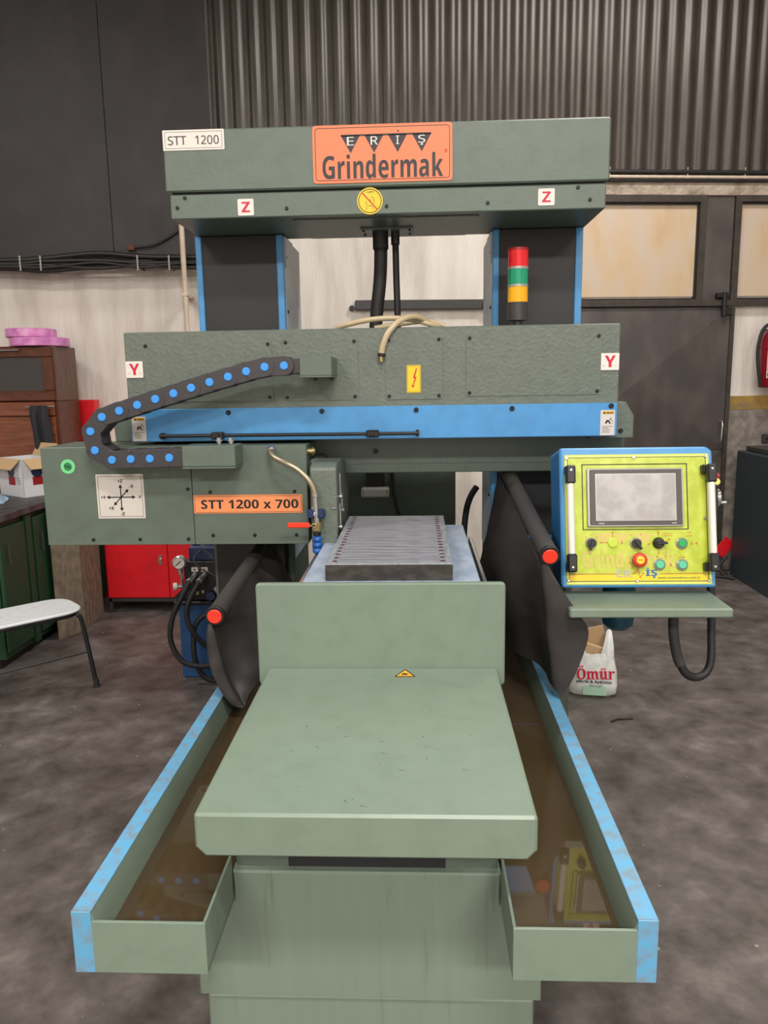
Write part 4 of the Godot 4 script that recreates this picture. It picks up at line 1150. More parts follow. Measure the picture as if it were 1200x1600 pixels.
	for q in [[0.122, 0.125, "button_green"], [0.058, 0.065, "button_mint"], [0.121, 0.064, "button_mint"]]:
		var o := mk("push_button", lathe(S(), [Vector2(0, 0), Vector2(0.0165, 0), Vector2(0.0165, 0.005), Vector2(0.0135, 0.008), Vector2(0.012, 0.006), Vector2(0, 0.006)], 24, Transform3D(up, Vector3(q[0], q[1], 0.002))), M.silver, K)
		mk("button_cap", lathe(S(), [Vector2(0, 0.004), Vector2(0.0115, 0.004), Vector2(0.0115, 0.009), Vector2(0.0105, 0.0105), Vector2(0, 0.0105)], 24, Transform3D(up, Vector3(q[0], q[1], 0.002))), M[q[2]], o)
	var es := mk("emergency_stop", lathe(S(), [Vector2(0, 0), Vector2(0.013, 0), Vector2(0.013, 0.012), Vector2(0.0195, 0.014), Vector2(0.021, 0.020), Vector2(0.019, 0.026), Vector2(0.0125, 0.028), Vector2(0, 0.028)], 28, Transform3D(up, Vector3(-0.002, 0.078, 0.002)), true), M.red_line, K)
	mk("yellow_disc", lathe(S(), [Vector2(0, 0.0278), Vector2(0.0115, 0.0278), Vector2(0.0105, 0.0292), Vector2(0, 0.0292)], 24, Transform3D(up, Vector3(-0.002, 0.078, 0.002))), M.yellow, es)
	var ts := text("STOP", 0.0035, 0.012, M.red_line, es, Vector3(-0.002, 0.078, 0.0316))
	ts.name = "lettering"
	# pull handles
	for s in [-1, 1]:
		var x: float = 0.194 * s + (0.005 if s > 0 else 0.0)
		var h := mk("pull_handle", cyl(S(), Vector3(x, 0.09, 0.032), Vector3(x, 0.305, 0.032), 0.0098, 16), M.handle_white, K)
		for y in [0.322, 0.071]:
			var up_ := 1.0 if y > 0.2 else -1.0
			var b := S()
			box(b, Vector3(x - 0.013, y - 0.026, 0.018), Vector3(x + 0.013, y + 0.026, 0.045), 0.004)
			box(b, Vector3(x - 0.013 - (0.007 if s > 0 else 0.0), y + up_ * 0.026 - 0.026 if up_ > 0 else y - 0.026, 0.002), Vector3(x + 0.013 + (0.0 if s > 0 else 0.004), y + 0.026 if up_ > 0 else y, 0.024), 0.003)
			mk("end_block", b, M.black_metal, h)
			mk("screw", cyl(S(), Vector3(x, y + up_ * 0.012, 0.044), Vector3(x, y + up_ * 0.012, 0.0462), 0.004, 8), M.chrome, h)
	# hand pulse generator on the right flank
	var p := mk("hand_pendant", bx(0.217, 0.236, 0.215, 0.350, -0.09, -0.015, 0.006), M.black_metal, K)
	mk("red_knob", cyl(S(), Vector3(0.236, 0.318, -0.04), Vector3(0.248, 0.318, -0.04), 0.012, 14), M.red_dark, p)
	mk("yellow_knob", cyl(S(), Vector3(0.229, 0.301, -0.016), Vector3(0.229, 0.301, -0.004), 0.010, 14), M.film_edge, p)
	mk("side_plug", cyl(S(), Vector3(0.236, 0.29, -0.05), Vector3(0.252, 0.29, -0.05), 0.005, 10), M.black_metal, p)
	mk("handwheel", lathe(S(), [Vector2(0, 0), Vector2(0.026, 0), Vector2(0.028, 0.004), Vector2(0.028, 0.010), Vector2(0.024, 0.014), Vector2(0, 0.014)], 24, Transform3D(Basis(Vector3(0, -1, 0), Vector3(1, 0, 0), Vector3(0, 0, 1)), Vector3(0.236, 0.258, -0.05))), M.chrome, p)
	mk("crank_knob", cyl(S(), Vector3(0.250, 0.243, -0.04), Vector3(0.268, 0.243, -0.04), 0.005, 10), M.chrome, p)
	# the shelf below, the arm and the cable conduit, upright in the room
	var o := mk("shelf", bx(0.408, 0.842, 0.960, 0.986, -2.18, -2.0, 0.004), M.green_worn, K)
	o.transform = world
	o = mk("support_arm", lathe(S(), [Vector2(0, 0.815), Vector2(0.03, 0.820), Vector2(0.046, 0.835), Vector2(0.05, 0.86), Vector2(0.05, 1.22), Vector2(0.0, 1.22)], 24, Transform3D(Basis(), Vector3(0.627, 0, -2.34))), M.teal, K)
	o.transform = world
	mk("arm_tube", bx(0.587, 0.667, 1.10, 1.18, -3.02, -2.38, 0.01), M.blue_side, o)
	o = mk("cable_hose", tube(S(), spline([Vector3(0.731, 0.962, -2.14), Vector3(0.733, 0.88, -2.14), Vector3(0.745, 0.81, -2.14), Vector3(0.758, 0.775, -2.14)], 6), 0.0145, 12), M.grey_dark, K)
	o.transform = world
	var pth := resample(spline([Vector3(0.757, 0.778, -2.14), Vector3(0.775, 0.748, -2.14), Vector3(0.805, 0.734, -2.145), Vector3(0.835, 0.745, -2.15), Vector3(0.852, 0.78, -2.16), Vector3(0.857, 0.85, -2.18), Vector3(0.857, 0.95, -2.195), Vector3(0.852, 1.05, -2.21)], 20), 0.0035)
	var c2 := mk("corrugated_hose", tube(S(), pth, ribbed(pth, 0.0115, 0.0014), 12), M.rubber, o)
	c2.name = "corrugated_hose"

# ---------------------------------------------------------------- furniture on the left, cabinet on the right
func furniture() -> void:
	# workbench along the left side
	var b := thing("workbench", "dark green steel workbench with a black top behind the white stool", "workbench", Vector3(-2.76, 0, -4.45))
	mk("cupboard_body", bx(-0.42, 0.40, 0.06, 0.855, -1.05, 0.40, 0.004), M.bench_green, b)
	mk("worktop", bx(-0.44, 0.445, 0.858, 0.90, -1.07, 0.42, 0.004), M.bench_top, b)
	mk("plinth", bx(-0.40, 0.36, 0.0, 0.06, -1.03, 0.38, 0.002), M.black_metal, b)
	for q in [[-0.28, 0.0], [0.11, 0.39]]:
		var d := mk("door", bx(0.402, 0.424, 0.10, 0.82, q[0], q[1], 0.005), M.bench_green, b)
		mk("handle", cyl(S(), Vector3(0.436, 0.6, q[0] + 0.21), Vector3(0.436, 0.72, q[0] + 0.21), 0.006, 8), M.grey_dark, d)
	mk("frame_post", bx(0.40, 0.425, 0.06, 0.85, 0.03, 0.09, 0.003), M.bench_green, b)
	var p := thing("chipboard_stand", "weathered upright chipboard block between green workbench and red cabinet", "panel", Vector3(-2.21, 0, -4.84))
	var fp := [Vector2(-0.097, 0.269), Vector2(0.000, 0.079), Vector2(-0.042, -0.318), Vector2(-0.197, -0.258)]
	for i in 3:
		var u: Vector2 = fp[i]
		var v: Vector2 = fp[i + 1]
		var d := (v - u).normalized()
		var n := Vector2(-d.y, d.x) * -0.022
		var sh := PackedVector2Array([u + d * 0.001, v - d * 0.001, v - d * 0.023 + n, u + d * 0.023 + n])
		mk(["face_board", "side_board", "rear_board"][i], prism(S(), sh, 0.0, 0.855, 0.002, Transform3D(Basis(Vector3(1, 0, 0), Vector3(0, 0, 1), Vector3(0, 1, 0)), Vector3.ZERO)), M.chipboard, p)
	# wooden wall units on the bench
	var w := thing("wooden_cupboard", "reddish brown wooden cupboard standing on the workbench, a cloth over its rail handle", "cupboard", Vector3(-2.76, 0.9, -5.32))
	mk("carcass", bx(-0.42, 0.305, 0, 0.60, -0.17, 0.165, 0.003), M.wood_frame, w)
	mk("top_rail", bx(-0.418, 0.285, 0.505, 0.598, 0.165, 0.185, 0.004), M.wood_flat, w)
	mk("drop_front", bx(-0.418, 0.285, 0.01, 0.498, 0.165, 0.183, 0.004), M.wood_flat, w)
	var h := mk("rail_handle", cyl(S(), Vector3(0.10, 0.568, 0.215), Vector3(0.30, 0.568, 0.215), 0.006, 10), M.chrome, w)
	for x in [0.12, 0.28]:
		mk("handle_post", cyl(S(), Vector3(x, 0.568, 0.185), Vector3(x, 0.568, 0.215), 0.005, 8), M.chrome, h)
	w = thing("glazed_cabinet", "dark brown wall cabinet with a smoked glass door, standing on the reddish cupboard", "cabinet", Vector3(-2.76, 1.502, -5.33))
	mk("carcass", bx(-0.42, 0.30, 0, 0.371, -0.17, 0.165, 0.003), M.wood_dark, w)
	var fr := S()
	var fx0 := -0.418
	var fx1 := 0.292
	box(fr, Vector3(fx0, 0.004, 0.165), Vector3(fx1, 0.072, 0.187), 0.005)
	box(fr, Vector3(fx0, 0.298, 0.165), Vector3(fx1, 0.367, 0.187), 0.005)
	box(fr, Vector3(fx0, 0.072, 0.165), Vector3(fx0 + 0.07, 0.298, 0.187), 0.005)
	box(fr, Vector3(fx1 - 0.07, 0.072, 0.165), Vector3(fx1, 0.298, 0.187), 0.005)
	var dr := mk("door_frame", fr, M.wood_frame, w)
	mk("smoked_pane", bx(fx0 + 0.06, fx1 - 0.06, 0.065, 0.305, 0.167, 0.173, 0.0), M.smoked, dr)
	mk("handle", cyl(S(), Vector3(-0.20, 0.345, 0.205), Vector3(0.08, 0.345, 0.205), 0.006, 8), M.chrome, dr)
	var st := S()
	cloth(st, [
		[Vector3(-2.62, 1.474, -5.090), Vector3(-2.622, 1.40, -5.083), Vector3(-2.612, 1.30, -5.088), Vector3(-2.605, 1.16, -5.09)],
		[Vector3(-2.585, 1.476, -5.082), Vector3(-2.59, 1.40, -5.065), Vector3(-2.58, 1.30, -5.06), Vector3(-2.572, 1.15, -5.065)],
		[Vector3(-2.56, 1.475, -5.092), Vector3(-2.565, 1.40, -5.098), Vector3(-2.555, 1.30, -5.10), Vector3(-2.545, 1.155, -5.10)],
		[Vector3(-2.53, 1.476, -5.082), Vector3(-2.528, 1.40, -5.06), Vector3(-2.522, 1.30, -5.06), Vector3(-2.512, 1.15, -5.062)],
		[Vector3(-2.505, 1.474, -5.090), Vector3(-2.50, 1.40, -5.095), Vector3(-2.49, 1.30, -5.095), Vector3(-2.482, 1.16, -5.095)]], 5, 0.006)
	tag(mk("rag", st, M.cloth_grey), "dark grey rag hung over the rail handle of the wooden cupboard", "rag")
	var k := thing("red_locker", "bright red steel locker behind the wooden cupboard, its right edge showing", "locker", Vector3(-2.64, 0, -5.60))
	mk("body", bx(-0.28, 0.27, 0.0, 1.50, -0.04, 0.05, 0.004), M.red, k)
	mk("door", bx(-0.275, 0.265, 0.05, 1.49, 0.05, 0.062, 0.004), M.red, k)
	k = thing("red_cabinet", "low red steel cabinet on a black frame behind the hydraulic unit", "cabinet", Vector3(-1.91, 0, -5.36))
	mk("body", bx(-0.30, 0.305, 0.105, 0.95, -0.2, 0.195, 0.004), M.red, k)
	for q in [[-0.298, 0.145], [0.149, 0.303]]:
		var d := mk("door", bx(q[0], q[1], 0.11, 0.945, 0.195, 0.212, 0.004), M.red, k)
		if q[0] < 0:
			mk("latch", cyl(S(), Vector3(0.095, 0.385, 0.212), Vector3(0.095, 0.385, 0.232), 0.014, 12), M.brass, d)
			mk("latch_plate", bx(0.083, 0.107, 0.355, 0.42, 0.212, 0.218, 0.002), M.chrome, d)
	var fm := S()
	for x in [-0.30, 0.28]:
		for z in [-0.19, 0.18]:
			box(fm, Vector3(x, 0, z), Vector3(x + 0.025, 0.105, z + 0.025), 0.002)
	box(fm, Vector3(-0.30, 0.08, -0.19), Vector3(0.305, 0.104, 0.205), 0.002)
	mk("frame", fm, M.grey_dark, k)
	# stool
	var s := thing("stool", "stool with a worn white seat and bent black tube legs at the left edge", "stool", Vector3(-2.02, 0, -3.80), deg_to_rad(45.0))
	mk("seat", prism(S(), rrect(-0.46, 0.20, -0.165, 0.165, 0.125, 8), 0.0, 0.016, 0.005, Transform3D(Basis(Vector3(1, 0, 0), Vector3(0, 0, -1), Vector3(0, 1, 0)), Vector3(0, 0.420, 0))), M.seat_white, s)
	var lp := rrect(-0.445, 0.185, -0.15, 0.15, 0.12, 6)
	var ring := []
	for v in lp: ring.append(Vector3(v.x, 0.409, v.y))
	ring.append(ring[0])
	mk("seat_ring", tube(S(), ring, 0.010, 8, false), M.black_metal, s)
	for q in [[1, 1], [-1, 1], [-1, -1], [1, -1]]:
		var lx: float = q[0]
		var lz: float = q[1]
		var fx := 0.21 if lz > 0 else -0.22
		if lx < 0: fx = -0.50
		var lg := mk("leg", tube(S(), spline([Vector3((lx * 0.15 if lz > 0 else -0.2) if lx > 0 else -0.42, 0.405, lz * 0.14), Vector3((lx * 0.17 if lz > 0 else -0.205) if lx > 0 else -0.44, 0.385, lz * 0.148), Vector3(lerpf((lx * 0.175 if lz > 0 else -0.21) if lx > 0 else -0.445, fx, 0.5), 0.2, lz * 0.165), Vector3(fx, 0.012, lz * 0.185)], 6), 0.012, 10), M.black_metal, s)
		mk("rubber_foot", cyl(S(), Vector3(fx, 0.0, lz * 0.186), Vector3(fx, 0.045, lz * 0.182), 0.0155, 10), M.rubber, lg)
	for z in [0.165, -0.165]:
		mk("stretcher", cyl(S(), Vector3(-0.47, 0.20, z), Vector3(0.19 if z > 0 else -0.22, 0.20, z), 0.007, 8), M.grey_dark, s)
	# cabinet at the right edge
	var c := thing("steel_cabinet", "dark slate grey steel cabinet at the right edge below the fire extinguisher", "cabinet", Vector3(2.95, 0, -5.70))
	mk("body", bx(-0.41, 0.41, 0.0, 1.015, -0.46, 0.42, 0.006), M.cab_grey, c)
	mk("top_board", bx(-0.36, 0.43, 1.017, 1.055, -0.42, 0.44, 0.004), M.grey_dark, c)
	mk("front_door", bx(-0.40, 0.40, 0.04, 1.0, 0.42, 0.438, 0.004), M.cab_grey, c)

# ---------------------------------------------------------------- smaller things
func wall_thing(called: String, label: String, category: String, group := "") -> Node3D:
	var o := thing(called, label, category, Vector3.ZERO, 0.0, group)
	o.transform = WX
	return o

func clutter() -> void:
	# hydraulic power unit
	var h := thing("hydraulic_unit", "blue hydraulic unit with a pressure gauge and black hoses, left of the grinder", "hydraulic unit", Vector3(-1.12, 0, -4.15))
	mk("tank", bx(-0.19, 0.20, 0.0, 0.42, -0.2, 0.2, 0.006), M.tank_blue, h)
	mk("tank_lid", bx(-0.21, 0.22, 0.42, 0.44, -0.22, 0.22, 0.004), M.black_metal, h)
	mk("drain_plug", cyl(S(), Vector3(-0.21, 0.09, 0.15), Vector3(-0.185, 0.09, 0.15), 0.012, 8), M.chrome, h)
	mk("manifold", bx(-0.15, 0.19, 0.44, 0.66, 0.02, 0.2, 0.006), M.black_metal, h)
	mk("foot_bracket", prism(S(), PackedVector2Array([Vector2(-0.235, 0.44), Vector2(-0.14, 0.44), Vector2(-0.14, 0.53)]), 0.12, 0.16, 0.002), M.black_metal, h)
	mk("valve_block", bx(-0.12, 0.08, 0.66, 0.735, 0.04, 0.19, 0.006), M.navy, h)
	mk("motor", cyl(S(), Vector3(0.09, 0.72, -0.16), Vector3(0.09, 0.72, 0.02), 0.09, 20), M.tank_blue, h)
	for q in [[-0.10, 0.750], [-0.02, 0.752], [0.05, 0.748]]:
		mk("port_fitting", cyl(S(), Vector3(q[0] - 0.03, q[1], 0.12), Vector3(q[0] + 0.028, q[1], 0.12), 0.016, 8), M.chrome, h)
	for y in [0.69, 0.63]:
		mk("solenoid", cyl(S(), Vector3(0.06, y, 0.20), Vector3(0.115, y, 0.20), 0.022, 14), M.silver, h)
	var g := mk("pressure_gauge", lathe(S(), [Vector2(0, 0), Vector2(0.036, 0), Vector2(0.036, 0.026), Vector2(0.031, 0.030), Vector2(0.031, 0.026), Vector2(0, 0.026)], 28, Transform3D(Basis(Vector3(1, 0, 0), Vector3(0, 0, 1), Vector3(0, -1, 0)), Vector3(-0.142, 0.675, 0.27))), M.chrome, h)
	mk("dial", lathe(S(), [Vector2(0, 0.026), Vector2(0.030, 0.026), Vector2(0.030, 0.0265), Vector2(0, 0.0265)], 24, Transform3D(Basis(Vector3(1, 0, 0), Vector3(0, 0, 1), Vector3(0, -1, 0)), Vector3(-0.142, 0.675, 0.27))), M.white_plate, g)
	mk("needle", bar2(S(), Vector2(-0.160, 0.660), Vector2(-0.130, 0.685), 0.0045, 0.2967, 0.298), M.ink, g)
	mk("gauge_pipe", tube(S(), spline([Vector3(-0.142, 0.645, 0.28), Vector3(-0.140, 0.58, 0.27), Vector3(-0.135, 0.52, 0.25), Vector3(-0.11, 0.485, 0.21)], 6), 0.008, 8), M.chrome, h)
	mk("pipe_nut", cyl(S(), Vector3(-0.142, 0.645, 0.28), Vector3(-0.141, 0.61, 0.277), 0.013, 6), M.chrome, h)
	mk("side_valve", cyl(S(), Vector3(-0.20, 0.525, 0.22), Vector3(-0.13, 0.525, 0.20), 0.011, 10), M.chrome, h)
	mk("valve_knob", cyl(S(), Vector3(-0.205, 0.525, 0.222), Vector3(-0.185, 0.525, 0.216), 0.021, 14), M.white_plate, h)
	for q in [[-0.088, 0.615], [-0.035, 0.615]]:
		var t := mk("port_tag", bx(q[0] - 0.018, q[0] + 0.018, q[1] - 0.012, q[1] + 0.012, 0.20, 0.204, 0.001), M.white_plate, h)
		mk("print_mark", bx(q[0] - 0.005, q[0] + 0.005, q[1] - 0.005, q[1] + 0.004, 0.204, 0.2045, 0.0), M.ink, t)
		mk("hose_nut", cyl(S(), Vector3(q[0], 0.585, 0.20), Vector3(q[0] - 0.008, 0.57, 0.29), 0.018, 6), M.chrome, h)
	mk("brass_plug", cyl(S(), Vector3(-0.075, 0.49, 0.20), Vector3(-0.075, 0.49, 0.225), 0.012, 8), M.brass, h)
	mk("steel_plug", cyl(S(), Vector3(-0.045, 0.495, 0.20), Vector3(-0.045, 0.495, 0.222), 0.010, 8), M.chrome, h)
	mk("connector_plug", box(S(), Vector3(-0.03, -0.02, -0.02), Vector3(0.03, 0.02, 0.02), 0.006, Transform3D(Basis(Vector3(0, 0, 1), 0.6), Vector3(0.055, 0.52, 0.235))), M.silver, h)
	mk("filter_cap", cyl(S(), Vector3(0.0, 0.475, 0.20), Vector3(0.0, 0.475, 0.24), 0.025, 14), M.navy, h)
	for q in [[[-0.096, 0.565, 0.29], [-0.13, 0.49, 0.34], [-0.175, 0.39, 0.36], [-0.19, 0.27, 0.36], [-0.14, 0.16, 0.36], [-0.05, 0.12, 0.34], [0.06, 0.115, 0.30]],
			[[-0.043, 0.565, 0.29], [-0.085, 0.48, 0.34], [-0.10, 0.40, 0.35], [-0.075, 0.31, 0.34], [-0.02, 0.22, 0.30], [0.04, 0.18, 0.27]],
			[[0.05, 0.385, 0.25], [-0.02, 0.385, 0.29], [-0.068, 0.34, 0.31], [-0.085, 0.25, 0.31], [-0.08, 0.14, 0.31], [-0.045, 0.05, 0.30], [0.02, 0.02, 0.29], [0.10, 0.02, 0.27]]]:
		var pts := []
		for v in q: pts.append(Vector3(v[0], v[1], v[2]))
		mk("hose", tube(S(), spline(pts, 8), 0.0145, 10), M.rubber, h)
	mk("cable", tube(S(), spline([Vector3(-0.05, 0.72, 0.2), Vector3(-0.075, 0.69, 0.25), Vector3(-0.05, 0.64, 0.26), Vector3(0.02, 0.60, 0.25), Vector3(0.08, 0.54, 0.24)], 6), 0.004, 6), M.grey_dark, h)
	mk("cable", tube(S(), spline([Vector3(-0.04, 0.73, 0.2), Vector3(0.02, 0.70, 0.26), Vector3(0.04, 0.63, 0.26), Vector3(0.05, 0.55, 0.25)], 6), 0.004, 6), M.grey_dark, h)

	# cartons on the bench
	var c := thing("carton", "white carton with open brown flaps and red labels on the workbench", "box", Vector3(-2.52, 0.9, -4.72), deg_to_rad(-34.0))
	var body := S()
	for q in [[-0.30, 0.0, -0.004, 0.0], [-0.30, 0.0, -0.24, -0.236], [-0.30, -0.296, -0.24, 0.0], [-0.004, 0.0, -0.24, 0.0]]:
		box(body, Vector3(q[0], 0, q[2]), Vector3(q[1], 0.245, q[3]), 0.001)
	box(body, Vector3(-0.3, 0, -0.24), Vector3(0, 0.004, 0), 0.0)
	mk("carton_walls", body, M.card_white, c)
	var f := S()
	prism(f, PackedVector2Array([Vector2(-0.29, 0.0), Vector2(-0.012, 0.0), Vector2(-0.035, -0.085), Vector2(-0.27, -0.085)]), 0.0, 0.004, 0.0, Transform3D(Basis(Vector3(1, 0, 0), deg_to_rad(-40)), Vector3(0, 0.245, 0.001)))
	mk("flap", f, M.card_brown, c)
	f = S()
	prism(f, PackedVector2Array([Vector2(-0.23, 0.0), Vector2(-0.012, 0.0), Vector2(-0.035, -0.085), Vector2(-0.21, -0.085)]), 0.0, 0.004, 0.0, Transform3D(Basis(Vector3.UP, PI / 2) * Basis(Vector3(1, 0, 0), deg_to_rad(-40)), Vector3(0.001, 0.245, -0.24)))
	mk("flap", f, M.card_brown, c)
	f = S()
	prism(f, PackedVector2Array([Vector2(-0.29, 0.0), Vector2(-0.012, 0.0), Vector2(-0.035, 0.09), Vector2(-0.27, 0.09)]), 0.0, 0.004, 0.0, Transform3D(Basis(Vector3(1, 0, 0), deg_to_rad(-25)), Vector3(0, 0.245, -0.238)))
	mk("flap", f, M.card_brown, c)
	mk("red_label", bx(-0.175, -0.095, 0.075, 0.13, 0.0, 0.001, 0.0), M.red_dark, c)
	mk("navy_mark", plate(ngon(0.042, 18, Vector2(-0.14, 0.165)), 0.0, 0.001, 0.0), M.navy, c)
	mk("red_label", bx(0.0, 0.001, 0.075, 0.13, -0.135, -0.065, 0.0), M.red_dark, c)
	mk("navy_mark", prism(S(), ngon(0.042, 18, Vector2(-0.10, 0.165)), 0.0, 0.001, 0.0, Transform3D(Basis(Vector3(0, 0, 1), Vector3(0, 1, 0), Vector3(1, 0, 0)), Vector3.ZERO)), M.navy, c)
	var lab := S()
	for k in 4:
		box(lab, Vector3(-0.075, 0.12 - k * 0.012, 0.0), Vector3(-0.03, 0.126 - k * 0.012, 0.0008), 0.0)
	mk("small_print", lab, M.silver, c)
	var wr := S()
	cloth(wr, [[Vector3(-2.86, 0.93, -4.78), Vector3(-2.80, 0.99, -4.74), Vector3(-2.72, 0.95, -4.68), Vector3(-2.62, 0.93, -4.64), Vector3(-2.57, 0.915, -4.62)],
		[Vector3(-2.85, 0.96, -4.72), Vector3(-2.78, 1.02, -4.68), Vector3(-2.70, 0.99, -4.62), Vector3(-2.61, 0.95, -4.58), Vector3(-2.55, 0.915, -4.57)],
		[Vector3(-2.84, 0.93, -4.62), Vector3(-2.77, 0.99, -4.58), Vector3(-2.68, 0.96, -4.54), Vector3(-2.60, 0.94, -4.52), Vector3(-2.54, 0.91, -4.52)],
		[Vector3(-2.83, 0.905, -4.55), Vector3(-2.76, 0.905, -4.51), Vector3(-2.67, 0.905, -4.48), Vector3(-2.59, 0.905, -4.47), Vector3(-2.53, 0.905, -4.48)]], 6, 0.003, 0.05)
	tag(mk("plastic_wrap", wr, M.wrap), "crumpled bluish plastic wrap lying before the white carton", "wrap")
	for k in 2:
		var p := thing("pink_roll", ["flat pink roll lying directly on the dark brown cabinet", "smaller shiny pink roll lying on top of another pink roll"][k], "roll", [Vector3(-2.615, 1.874, -5.30), Vector3(-2.665, 1.935, -5.29)][k])
		var r: float = [0.195, 0.165][k]
		mk("wound_film", lathe(S(), [Vector2(0.045, 0), Vector2(r - 0.004, 0), Vector2(r, 0.004), Vector2(r, 0.054), Vector2(r - 0.004, 0.058), Vector2(0.045, 0.058), Vector2(0.045, 0)], 40), M.pink, p)
		mk("core", lathe(S(), [Vector2(0.038, 0.001), Vector2(0.044, 0.001), Vector2(0.044, 0.06), Vector2(0.038, 0.06), Vector2(0.038, 0.001)], 24), M.card_brown, p)

	# shopping bag
	var bag := thing("shopping_bag", "white plastic shopping bag with red lettering on the floor under the console", "bag", Vector3(0.89, 0, -3.78), deg_to_rad(-8.0))
	var rings := []
	var fn := FastNoiseLite.new()
	fn.seed = 11
	fn.frequency = 9.0
	var prof := [[0.0, 0.105, 0.065], [0.012, 0.122, 0.08], [0.06, 0.124, 0.085], [0.12, 0.118, 0.082], [0.18, 0.108, 0.075], [0.225, 0.098, 0.066]]
	var N := 36
	for q in prof:
		var rg := []
		for i in N:
			var a := TAU * i / N
			var v := Vector2(cos(a), sin(a))
			var sq := pow(pow(absf(v.x), 4.0) + pow(absf(v.y), 4.0), -0.25)
			var w := 1.0 + 0.10 * fn.get_noise_3d(v.x, v.y, q[0] * 2.0) * (1.0 if q[0] > 0 else 0.3)
			rg.append(Vector3(v.x * sq * q[1] * w, q[0] + (0.012 * fn.get_noise_2d(v.x * 2, v.y * 2) if q[0] > 0.2 else 0.0), v.y * sq * q[2] * w))
		rings.append(rg)
	var bs := S()
	bs.set_smooth_group(1)
	for k in rings.size() - 1:
		for i in N:
			var j := (i + 1) % N
			quad(bs, rings[k][i], rings[k][j], rings[k + 1][j], rings[k + 1][i], Vector3(rings[k][i].x, 0, rings[k][i].z))
	bs.set_smooth_group(2)
	for i in N:
		tri(bs, Vector3(0, 0.001, 0), rings[0][i], rings[0][(i + 1) % N], Vector3.DOWN)
	mk("sack", bs, M.bag, bag)
	for s in [-1, 1]:
		var hs := S()
		cloth(hs, [[Vector3(s * 0.035, 0.215, 0.055), Vector3(s * 0.05, 0.265, 0.045), Vector3(s * 0.062, 0.315, 0.02), Vector3(s * 0.066, 0.325, 0.0)],
			[Vector3(s * 0.07, 0.21, 0.065), Vector3(s * 0.074, 0.265, 0.055), Vector3(s * 0.08, 0.325, 0.022), Vector3(s * 0.08, 0.335, 0.0)],
			[Vector3(s * 0.10, 0.21, 0.05), Vector3(s * 0.098, 0.265, 0.042), Vector3(s * 0.092, 0.318, 0.018), Vector3(s * 0.09, 0.328, 0.0)]], 4, 0.002, 0.01)
		mk("handle", hs, M.bag, bag)
		hs = S()
		cloth(hs, [[Vector3(s * 0.035, 0.215, -0.055), Vector3(s * 0.05, 0.265, -0.045), Vector3(s * 0.062, 0.315, -0.02), Vector3(s * 0.066, 0.325, 0.0)],
			[Vector3(s * 0.07, 0.21, -0.065), Vector3(s * 0.074, 0.265, -0.055), Vector3(s * 0.08, 0.325, -0.022), Vector3(s * 0.08, 0.335, 0.0)],
			[Vector3(s * 0.10, 0.21, -0.05), Vector3(s * 0.098, 0.265, -0.042), Vector3(s * 0.092, 0.318, -0.018), Vector3(s * 0.09, 0.328, 0.0)]], 4, 0.002, 0.01)
		mk("handle", hs, M.bag, bag)
	var pz := 0.0895
	mk("green_print", bx(-0.05, 0.065, 0.012, 0.06, pz - 0.004, pz - 0.0015, 0.0), M.bag_green, bag)
	var t := text("Ömür", 0.074, 0.185, M.ink_red, bag, Vector3(0.012, 0.135, pz + 0.001), true, "Droid Serif", 0.001)
	t.rotation.z = 0.05
	text("ektrik & Aydınlat", 0.019, 0.175, M.ink, bag, Vector3(0.005, 0.083, pz), true)
	text("Güneşli", 0.010, 0.06, M.ink_grey, bag, Vector3(0.012, 0.062, pz), false)
	for q in [["brown cardboard piece sticking out of the shopping bag at its back", Vector3(0.0, 0.24, -0.035), Vector3(0.075, 0.09, 0.004), 0.25], ["folded brown cardboard strip lying at the front of the shopping bag's mouth", Vector3(-0.012, 0.225, 0.02), Vector3(0.055, 0.035, 0.012), -0.3]]:
		var cb := mk("cardboard", box(S(), -q[2], q[2], 0.002), M.card_brown)
		cb.transform = bag.transform * Transform3D(Basis(Vector3(0, 0, 1), q[3]), q[1])
		tag(cb, q[0], "cardboard", "cardboard in the bag")

	# fire extinguisher on the right wall
	var e := wall_thing("fire_extinguisher", "dark red fire extinguisher with a blue label hung on the wall by the door", "fire extinguisher")
	var ec := Transform3D(Basis(), Vector3(2.79, 1.505, 0.13))
	mk("cylinder", lathe(S(), [Vector2(0, 0), Vector2(0.088, 0.0), Vector2(0.094, 0.012), Vector2(0.094, 0.36), Vector2(0.085, 0.40), Vector2(0.06, 0.435), Vector2(0.03, 0.455), Vector2(0.025, 0.48), Vector2(0, 0.48)], 32, ec, true), M.ext_red, e)
	mk("valve", cyl(S(), Vector3(2.79, 1.97, 0.13), Vector3(2.79, 2.02, 0.13), 0.025, 12), M.black_metal, e)
	mk("lever", bx(2.745, 2.875, 2.01, 2.03, 0.115, 0.145, 0.005), M.black_metal, e)
	mk("hose", tube(S(), spline([Vector3(2.785, 1.985, 0.15), Vector3(2.73, 1.992, 0.17), Vector3(2.672, 1.95, 0.18), Vector3(2.645, 1.86, 0.18), Vector3(2.640, 1.75, 0.18), Vector3(2.652, 1.62, 0.19), Vector3(2.68, 1.51, 0.19)], 8), 0.013, 10), M.rubber, e)
	mk("hose_strap", lathe(S(), [Vector2(0.095, 0.30), Vector2(0.097, 0.30), Vector2(0.097, 0.325), Vector2(0.095, 0.325)], 32, ec), M.red_dark, e)
	var lb := S()
	lb.set_smooth_group(1)
